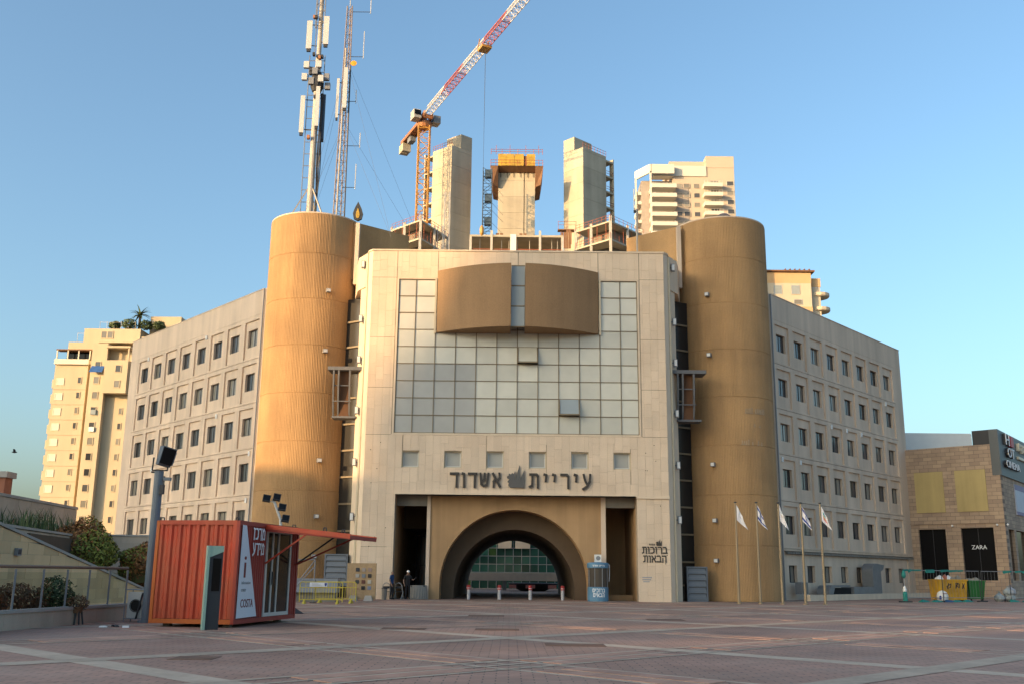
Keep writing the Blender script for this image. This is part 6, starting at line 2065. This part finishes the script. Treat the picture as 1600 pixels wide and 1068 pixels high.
# shopping mall at the right edge
mallm = bpy.data.materials.new('mall_stone')
mallm.use_nodes = True
N, L = mallm.node_tree.nodes, mallm.node_tree.links
b = N['Principled BSDF']; b.inputs['Roughness'].default_value = 0.85
tc = N.new('ShaderNodeTexCoord')
mp = N.new('ShaderNodeMapping'); mp.inputs['Rotation'].default_value = (R(90), 0, 0)
L.new(tc.outputs['Object'], mp.inputs[0])
br = N.new('ShaderNodeTexBrick')
br.inputs['Scale'].default_value = 1.0
br.inputs['Brick Width'].default_value = 0.8
br.inputs['Row Height'].default_value = 0.33
br.inputs['Mortar Size'].default_value = 0.016
br.inputs['Color1'].default_value = (0.46, 0.33, 0.22, 1)
br.inputs['Color2'].default_value = (0.34, 0.24, 0.17, 1)
br.inputs['Mortar'].default_value = (0.20, 0.15, 0.11, 1)
L.new(mp.outputs[0], br.inputs[0])
n1 = N.new('ShaderNodeTexNoise'); n1.inputs['Scale'].default_value = 0.8; n1.inputs['Detail'].default_value = 6
L.new(tc.outputs['Object'], n1.inputs['Vector'])
mr = N.new('ShaderNodeMapRange'); mr.inputs[3].default_value = 0.7; mr.inputs[4].default_value = 1.3
L.new(n1.outputs['Fac'], mr.inputs[0])
vm = N.new('ShaderNodeVectorMath'); vm.operation = 'SCALE'
L.new(br.outputs['Color'], vm.inputs[0]); L.new(mr.outputs[0], vm.inputs['Scale'])
L.new(vm.outputs[0], b.inputs['Base Color'])
bp = N.new('ShaderNodeBump'); bp.inputs['Strength'].default_value = 0.5; bp.inputs['Distance'].default_value = 0.03; bp.invert = True
L.new(br.outputs['Fac'], bp.inputs['Height']); L.new(bp.outputs[0], b.inputs['Normal'])
MALL = mallm
BLACKV = mat('black_window_film', (0.006, 0.006, 0.007), 0.5, var=0, fine=0, spec=0.08)
NM = Vector((41.9, 85.5, 0))
dl = Vector((-5.6, 5.1, 0)).normalized(); dr = Vector((6.9, 9.0, 0)).normalized()
mall = thing('shopping_mall', 'tan stone shopping mall with black shop windows at the right edge', 'building', NM)
al_ = math.atan2(-dl.y, -dl.x)       # face seen left to right ends at the corner: local x from -L to 0
ar_ = math.atan2(dr.y, dr.x)
mb = MB(); mb.holes(-14, 0, 0, 13.0, [(-7.31, -4.95, 1.5, 5.85), (-3.65, -0.97, 1.5, 5.9)], 0.0, 0.6); mb.build('left_wall', MALL, mall, (0, 0, 0), al_)
mb = MB(); mb.holes(0.62, 30, 0, 10.3, [(1.2, 3.4, 1.5, 5.8), (4.2, 8.6, 1.5, 5.8)], 0.0, 0.6); mb.build('right_wall', MALL, mall, (0, 0, 0), ar_)
MB().prism([(0.0, 0.001), tuple((dr * 0.62).xy), tuple((dr * 0.62 + dl * 0.6).xy), tuple((dl * 0.6).xy)], 0, 10.3).build('corner_pier', MALL, mall)
for a, b_ in ((-7.31, -4.95), (-3.65, -0.97)):
    o = MB().box(a, b_, 0.25, 0.32, 1.5, 5.9).build('shop_window', BLACKV, mall, (0, 0, 0), al_)
    MB().box((a + b_) / 2 - 0.02, (a + b_) / 2 + 0.02, 0.22, 0.25, 1.5, 5.85).build('mullion', METAL_D, o)
text_mb('ZARA', 1.25, 0.34, 0.02, False, 0.0).build('lettering', TXW, mall, tuple(Matrix.Rotation(al_, 3, 'Z') @ Vector((-2.32, 0.24, 4.1))), al_)
YPAN = mat('mustard_panel', (0.46, 0.35, 0.15), 0.8, var=0.10, scale=0.5, streak=0.12)
for a, b_ in ((-7.29, -4.78), (-3.76, -1.2)):
    MB().box(a, b_, -0.06, 0.0, 7.3, 10.87).build('mustard_panel', YPAN, mall, (0, 0, 0), al_)
MB().box(-14, 0.0, -0.08, 0.0, 6.25, 6.4).build('string_course', MALL, mall, (0, 0, 0), al_)
for a, b_ in ((1.2, 3.4), (4.2, 8.6)):
    MB().box(a, b_, 0.25, 0.32, 1.5, 5.8).build('shop_window', BLACKGL, mall, (0, 0, 0), ar_)
SIGNG = mat('dark_grey_sign', (0.085, 0.095, 0.10), 0.5, var=0.05)
MB().box(0.0, 24, -0.12, 0.6, 10.3, 14.25).build('sign_band', SIGNG, mall, (0, 0, 0), ar_)
MB().box(-2.0, -0.02, 0.02, 0.6, 13.02, 14.25).build('sign_return', METAL_D, mall, (0, 0, 0), al_)
def mall_text(body, w, h, x, z, m, rtl=False):
    back = text_mb(body, w, h, 0.22, rtl, 0.0).build('letter_shadow', METAL_D, mall, tuple(Matrix.Rotation(ar_, 3, 'Z') @ Vector((x - 0.05, -0.12, z))), ar_)
    text_mb(body, w, h, 0.05, rtl, 0.0).build('lettering', m, mall, tuple(Matrix.Rotation(ar_, 3, 'Z') @ Vector((x, -0.34, z))), ar_)
mall_text('H', 1.45, 0.95, 2.6, 13.1, TXW)
MB().box(3.7, 4.9, -0.40, -0.12, 13.1, 14.0).build('red_block', mat('sign_red', (0.45, 0.03, 0.04), 0.5), mall, (0, 0, 0), ar_)
mall_text('OT', 2.6, 0.85, 3.6, 12.05, TXW)
mall_text('CINEMA', 5.4, 0.62, 4.0, 11.1, TXW)
CREAML = mat('cream_letters', (0.70, 0.62, 0.45), 0.5)
for k, (x, w_, h) in enumerate(((7.2, 0.9, 0.75), (8.3, 0.5, 0.9), (9.1, 1.1, 0.75), (10.4, 0.9, 0.8))):
    mb = MB(); mb.box(x, x + w_, -0.4, -0.12, 13.55, 13.75); mb.box(x + w_ - 0.25, x + w_, -0.4, -0.12, 13.55 - h + 0.3, 13.55)
    if k % 2 == 0: mb.box(x, x + 0.25, -0.4, -0.12, 13.55 - h + 0.3, 13.55)
    mb.build('cream_letter', CREAML, mall, (0, 0, 0), ar_)
MB().box(7.0, 11.8, -0.3, -0.12, 12.3, 12.55).build('cream_bar', CREAML, mall, (0, 0, 0), ar_)
po = MB().box(5.0, 12.0, -0.08, 0.0, 7.2, 9.9).build('poster', mat('poster_pale', (0.45, 0.47, 0.55), 0.5), mall, (0, 0, 0), ar_)
for z0, z1 in ((9.4, 9.9), (7.2, 7.5)):
    MB().box(5.0, 12.0, -0.09, -0.081, z0, z1).build('poster_band', mat('poster_purple', (0.16, 0.12, 0.25), 0.5), po)
MB().prism([(-13, 15), (0.4, 2.8), (6, 10), (-7, 25)], 0.1, 12.6).build('roof', CONC_D, mall)
MB().box(-6.5, 4.6, 14.5, 24, 12.0, 15.9).build('roof_plant_room', WHITE, mall)
for q in (-4.3, -0.6, 0.25):
    rotm = Matrix.Rotation(al_, 3, 'Z')
    MB().lathe([(0.0, -0.1), (0.09, -0.05), (0.1, 0.03), (0.05, 0.1)], 8, caps=False).build('camera_dome', WHITE, mall, tuple(rotm @ Vector((q, -0.12, 6.1))))

# rubbish corner: skips, fence, cone, bucket, bags
YDM = mat('skip_yellow', (0.55, 0.30, 0.01), 0.55, var=0.2, scale=2.5, col2=(0.20, 0.12, 0.03), c2amt=0.6, c2scale=1.5)
GDM = mat('bin_green', (0.02, 0.13, 0.03), 0.5, var=0.12)
t = thing('skip', 'yellow graffiti stained waste skip by the mall', 'skip', (32.1, 75.0, 0), R(4))
mb = MB()
mb.hexa([(-1.0, -0.65, 0.12), (1.02, -0.65, 0.12), (1.02, 0.65, 0.12), (-1.0, 0.65, 0.12), (-1.08, -0.75, 1.5), (1.08, -0.75, 1.5), (1.08, 0.75, 1.5), (-1.08, 0.75, 1.5)])
mb.build('body', YDM, t)
MB().holes(-1.12, 1.12, 1.46, 1.56, [], -0.79, 0.79).build('rim', YDM, t)
GRAF = mat('graffiti', (0.03, 0.025, 0.03), 0.7)
rr = random.Random(4)
for x0 in (-0.3, 0.35, 0.72):
    mb = MB()
    p = Vector((x0, -0.74, 1.3))
    for k in range(6):
        q = Vector((x0 + rr.uniform(-0.2, 0.2), 0, 0.85 + rr.uniform(0, 0.5)))
        q.y = -0.66 - (q.z - 0.12) * 0.0725 - 0.012
        p.y = -0.66 - (p.z - 0.12) * 0.0725 - 0.012
        mb.bar(p, q, 0.012, 0.05)
        p = q
    mb.build('graffiti', GRAF, t)
for x in (-0.8, 0.8):
    MB().box(x - 0.1, x + 0.1, -0.5, 0.5, 0, 0.12).build('skid', METAL_D, t)
rr = random.Random(14)
for k, (x, m_) in enumerate(((-0.6, WHITE), (-0.2, RUST), (0.3, CONC_D), (0.75, CONC_D), (0.05, WHITE))):
    MB().hexa([(x - 0.25, -0.4, 1.4), (x + 0.25, -0.35, 1.4), (x + 0.2, 0.3, 1.4), (x - 0.25, 0.35, 1.4), (x - 0.2, -0.3, 1.6 + rr.uniform(0, 0.3)), (x + 0.2, -0.25, 1.65), (x + 0.15, 0.2, 1.7 + rr.uniform(0, 0.25)), (x - 0.2, 0.25, 1.65)]).build('rubbish', m_, t)
t = thing('wheelie_bin', 'large green ribbed rubbish bin beside the yellow skip', 'bin', (34.05, 75.2, 0), R(4))
MB().hexa([(-0.5, -0.45, 0.18), (0.5, -0.45, 0.18), (0.5, 0.45, 0.18), (-0.5, 0.45, 0.18), (-0.62, -0.58, 1.42), (0.62, -0.58, 1.42), (0.62, 0.55, 1.42), (-0.62, 0.55, 1.42)]).build('body', GDM, t)
MB().box(-0.67, 0.67, -0.63, 0.6, 1.42, 1.5).build('rim', GDM, t)
for k in range(5):
    x = -0.4 + 0.2 * k
    MB().hexa([(x - 0.02, -0.49, 0.2), (x + 0.02, -0.49, 0.2), (x + 0.02, -0.44, 0.2), (x - 0.02, -0.44, 0.2), (x * 1.2 - 0.02, -0.61, 1.40), (x * 1.2 + 0.02, -0.61, 1.40), (x * 1.2 + 0.02, -0.56, 1.40), (x * 1.2 - 0.02, -0.56, 1.40)]).build('rib', GDM, t)
for x in (-0.42, 0.42):
    w_ = MB().lathe([(0.09, -0.03), (0.09, 0.03)], 10).build('wheel', METAL_D, t, (x, -0.35, 0.09)); w_.rotation_euler = (0, R(90), 0)
for x, h in ((-0.3, 0.15), (0.2, 0.22)):
    MB().hexa([(x - 0.3, -0.4, 1.5), (x + 0.25, -0.4, 1.5), (x + 0.25, 0.3, 1.5), (x - 0.3, 0.3, 1.5), (x - 0.2, -0.3, 1.5 + h), (x + 0.15, -0.3, 1.6), (x + 0.2, 0.2, 1.5 + h), (x - 0.2, 0.2, 1.62)]).build('cardboard', CONC_D, t)
t = thing('paint_bucket', 'big round white bag with blue and red marks before the skip', 'bag', (30.8, 73.0, 0))
MB().lathe([(0.28, 0.0), (0.38, 0.18), (0.40, 0.42), (0.33, 0.62), (0.18, 0.74), (0.04, 0.78)], 14).build('sack', WHITE, t, smooth=True)
mb = MB(); mb.box(-0.34, -0.20, -0.33, -0.28, 0.18, 0.42); mb.build('blue_mark', FB, t)
mb = MB(); mb.box(-0.12, 0.22, -0.40, -0.33, 0.56, 0.6); mb.build('red_mark', RUST, t)
TEAL = mat('teal_netting', (0.02, 0.20, 0.17), 0.7, var=0.2, scale=4)
t = thing('fence_post', 'fence post wrapped in teal netting with white top in a rubber foot', 'post', (27.0, 70.0, 0))
MB().tube((0, 0, 0), (0, 0, 2.1), 0.035, 6).build('pole', METAL_G, t)
MB().lathe([(0.17, 0.06), (0.15, 0.3), (0.16, 0.55), (0.11, 0.72)], 10).build('lower_wrap', TEAL, t)
MB().lathe([(0.12, 0.72), (0.13, 0.85), (0.05, 1.1)], 10).build('white_wrap', WHITE, t)
MB().lathe([(0.05, 1.6), (0.15, 1.75), (0.13, 1.95), (0.05, 2.1)], 10).build('upper_wrap', TEAL, t)
MB().box(-0.4, 0.4, -0.2, 0.2, 0, 0.1).build('rubber_foot', METAL_D, t)
def mesh_fence(label, a, b_, n):
    t = thing('site_fence', label, 'fence', (a[0], a[1], 0), math.atan2(b_[1] - a[1], b_[0] - a[0]), 'site fences with teal netting')
    L_ = math.hypot(b_[0] - a[0], b_[1] - a[1])
    for k in range(n + 1):
        MB().tube((L_ * k / n, 0, 0), (L_ * k / n, 0, 2.2), 0.03, 6).build('post', METAL_D, t)
        MB().box(L_ * k / n - 0.3, L_ * k / n + 0.3, -0.12, 0.12, 0, 0.1).build('foot', METAL_D, t)
    MB().tube((0, 0, 2.15), (L_, 0, 2.15), 0.025, 6).build('top_rail', METAL_G, t)
    MB().tube((0, 0, 0.3), (L_, 0, 0.3), 0.025, 6).build('bottom_rail', METAL_G, t)
    mb = MB()
    for k in range(int(L_ / 0.3)):
        mb.tube((0.3 * k, 0, 0.3), (0.3 * k, 0, 2.15), 0.006, 3)
    mb.build('mesh_wire', METAL_G, t)
    rr = random.Random(int(L_ * 31))
    mb = MB()
    x = 0
    while x < L_ - 0.6:
        w_ = rr.uniform(0.3, 1.0)
        h = rr.uniform(0.03, 0.22)
        if rr.random() < 0.45:
            mb.hexa([(x, -0.04, 2.15 - h), (x + w_, -0.04, 2.15 - h * rr.uniform(0.2, 1)), (x + w_, 0.04, 2.1), (x, 0.04, 2.1), (x, -0.05, 2.2), (x + w_, -0.05, 2.2), (x + w_, 0.05, 2.22), (x, 0.05, 2.2)])
        x += w_
    mb.build('netting_top', TEAL, t)
    for k in range(5):
        x = rr.uniform(0, L_ - 1)
        m_ = MB(); m_.hexa([(x, -0.3, 0.01), (x + 0.9, -0.25, 0.01), (x + 0.8, 0.2, 0.01), (x + 0.1, 0.2, 0.01), (x + 0.1, -0.2, rr.uniform(0.1, 0.22)), (x + 0.7, -0.15, 0.12), (x + 0.6, 0.1, 0.15), (x + 0.2, 0.1, 0.1)])
        m_.build('netting_heap', TEAL if k != 2 else mat('blue_tarp', (0.02, 0.08, 0.18), 0.7), t)
mesh_fence('site fence with teal netting in front of the yellow skip', (27.0, 70.2), (33.8, 73.6), 2)
mesh_fence('site fence with teal netting at the right edge before the mall', (34.0, 73.7), (46.0, 77.5), 5)
t = thing('rubbish_bags', 'heap of pale plastic rubbish bags behind the site fence', 'bags', (36.6, 76.2, 0))
rr = random.Random(6)
for k in range(7):
    x, y, s = rr.uniform(-0.9, 0.9), rr.uniform(-0.4, 0.4), rr.uniform(0.28, 0.42)
    z = 0.0 if k < 5 else 0.42
    MB().lathe([(s * 0.6, z), (s, z + s * 0.5), (s * 0.9, z + s * 1.1), (s * 0.35, z + s * 1.5), (s * 0.12, z + s * 1.7), (s * 0.3, z + s * 1.95)], 9, x, y).build('bag', STRIPGL if k % 2 else mat('grey_bag', (0.30, 0.31, 0.34), 0.5), t)
# bird
t = thing('bird', 'small dark bird flying in the sky at the far left', 'bird', (-29.9, 60, 8.45), R(20))
mb = MB()
mb.lathe([(0.01, -0.16), (0.045, -0.08), (0.06, 0.0), (0.04, 0.09), (0.015, 0.15)], 8)
mb.v = [(z, y, x) for x, y, z in mb.v]
mb.build('body', METAL_D, t)
for s_ in (-1, 1):
    MB().hexa([(-0.07, 0, 0.02), (0.07, 0, 0.02), (0.02, s_ * 0.2, 0.16), (-0.08, s_ * 0.2, 0.16), (-0.07, 0, 0.03), (0.07, 0, 0.03), (0.02, s_ * 0.2, 0.17), (-0.08, s_ * 0.2, 0.17)]).build('wing', METAL_D, t)
# ================================================================== unseen blocks added beyond the left edge of the frame to shade the square
def occluder(name, label, p0, p1, d0, d1, h, matl, step=None):
    sx, sy = -math.sin(SUN_AZ), -math.cos(SUN_AZ)
    ex, ey = math.cos(SUN_AZ), -math.sin(SUN_AZ)
    t = thing(name, label, 'building', (sx * d0 + ex * p0, sy * d0 + ey * p0, 0), math.atan2(ey, ex))
    wd = p1 - p0
    mb = MB()
    if step:
        z = 0
        n = len(step)
        prev = 0
        for off, top in step:
            mb.box(off, wd, -(d1 - d0), 0, prev, top)
            prev = top
    else:
        mb.box(0, wd, -(d1 - d0), 0, 0, h)
    mb.build('wall', matl, t)
    wmb = MB()
    wmb.box(-0.6, 0.6, 0, 0.06, 0, 1.5)
    wme = wmb.mesh('window', WIN)
    z = 3.0
    while z < h - 3:
        x = 2.5
        while x < wd - 2:
            if not step or all(x - 1 > off or z > top for off, top in step):
                ob('window', wme, t, (x, 0.01, z))
            x += 6.5
        z += 6.6
    return t
OCC = mat('shade_block_plaster', (0.42, 0.37, 0.30), 0.9)
T_ = math.tan(SUN_EL)
occluder('shade_tall_block', 'unseen tall plaster block added to shade the left wing', -120, -69.0, 250, 268, 31.5 + 250 * T_, OCC)
occluder('shade_low_block', 'unseen low plaster block shading the foot of the left tower', -70.5, -46, 75, 90, 14.0 + 75 * T_, OCC)
KB = 250 * T_
occluder('shade_terraced_block', 'unseen terraced plaster block added to shade the front and right tower', -57.6, -24.6, 250, 270, 39.5 + KB, OCC,
         step=[(0.0, 18.6 + KB)] + [(0.40 * i, 18.6 + KB + 1.05 * i) for i in range(1, 12)] + [(4.8, 40 + KB)])  # steps shaped to slant the shadow edge on the front
occluder('shade_slim_block', 'unseen slim plaster block added between two slits of sun', -23.4, -18.6, 250, 270, 30 + KB, OCC)  # gaps on both sides let sun streaks onto the paving
occluder('shade_wide_block', 'unseen wide plaster block added to shade the paving', -17.2, 14, 250, 270, 30 + KB, OCC)
occluder('shade_podium_block', 'unseen podium block added to trim the streaks of sun', -57, 14, 271, 285, 3.2 + 271 * T_, OCC)
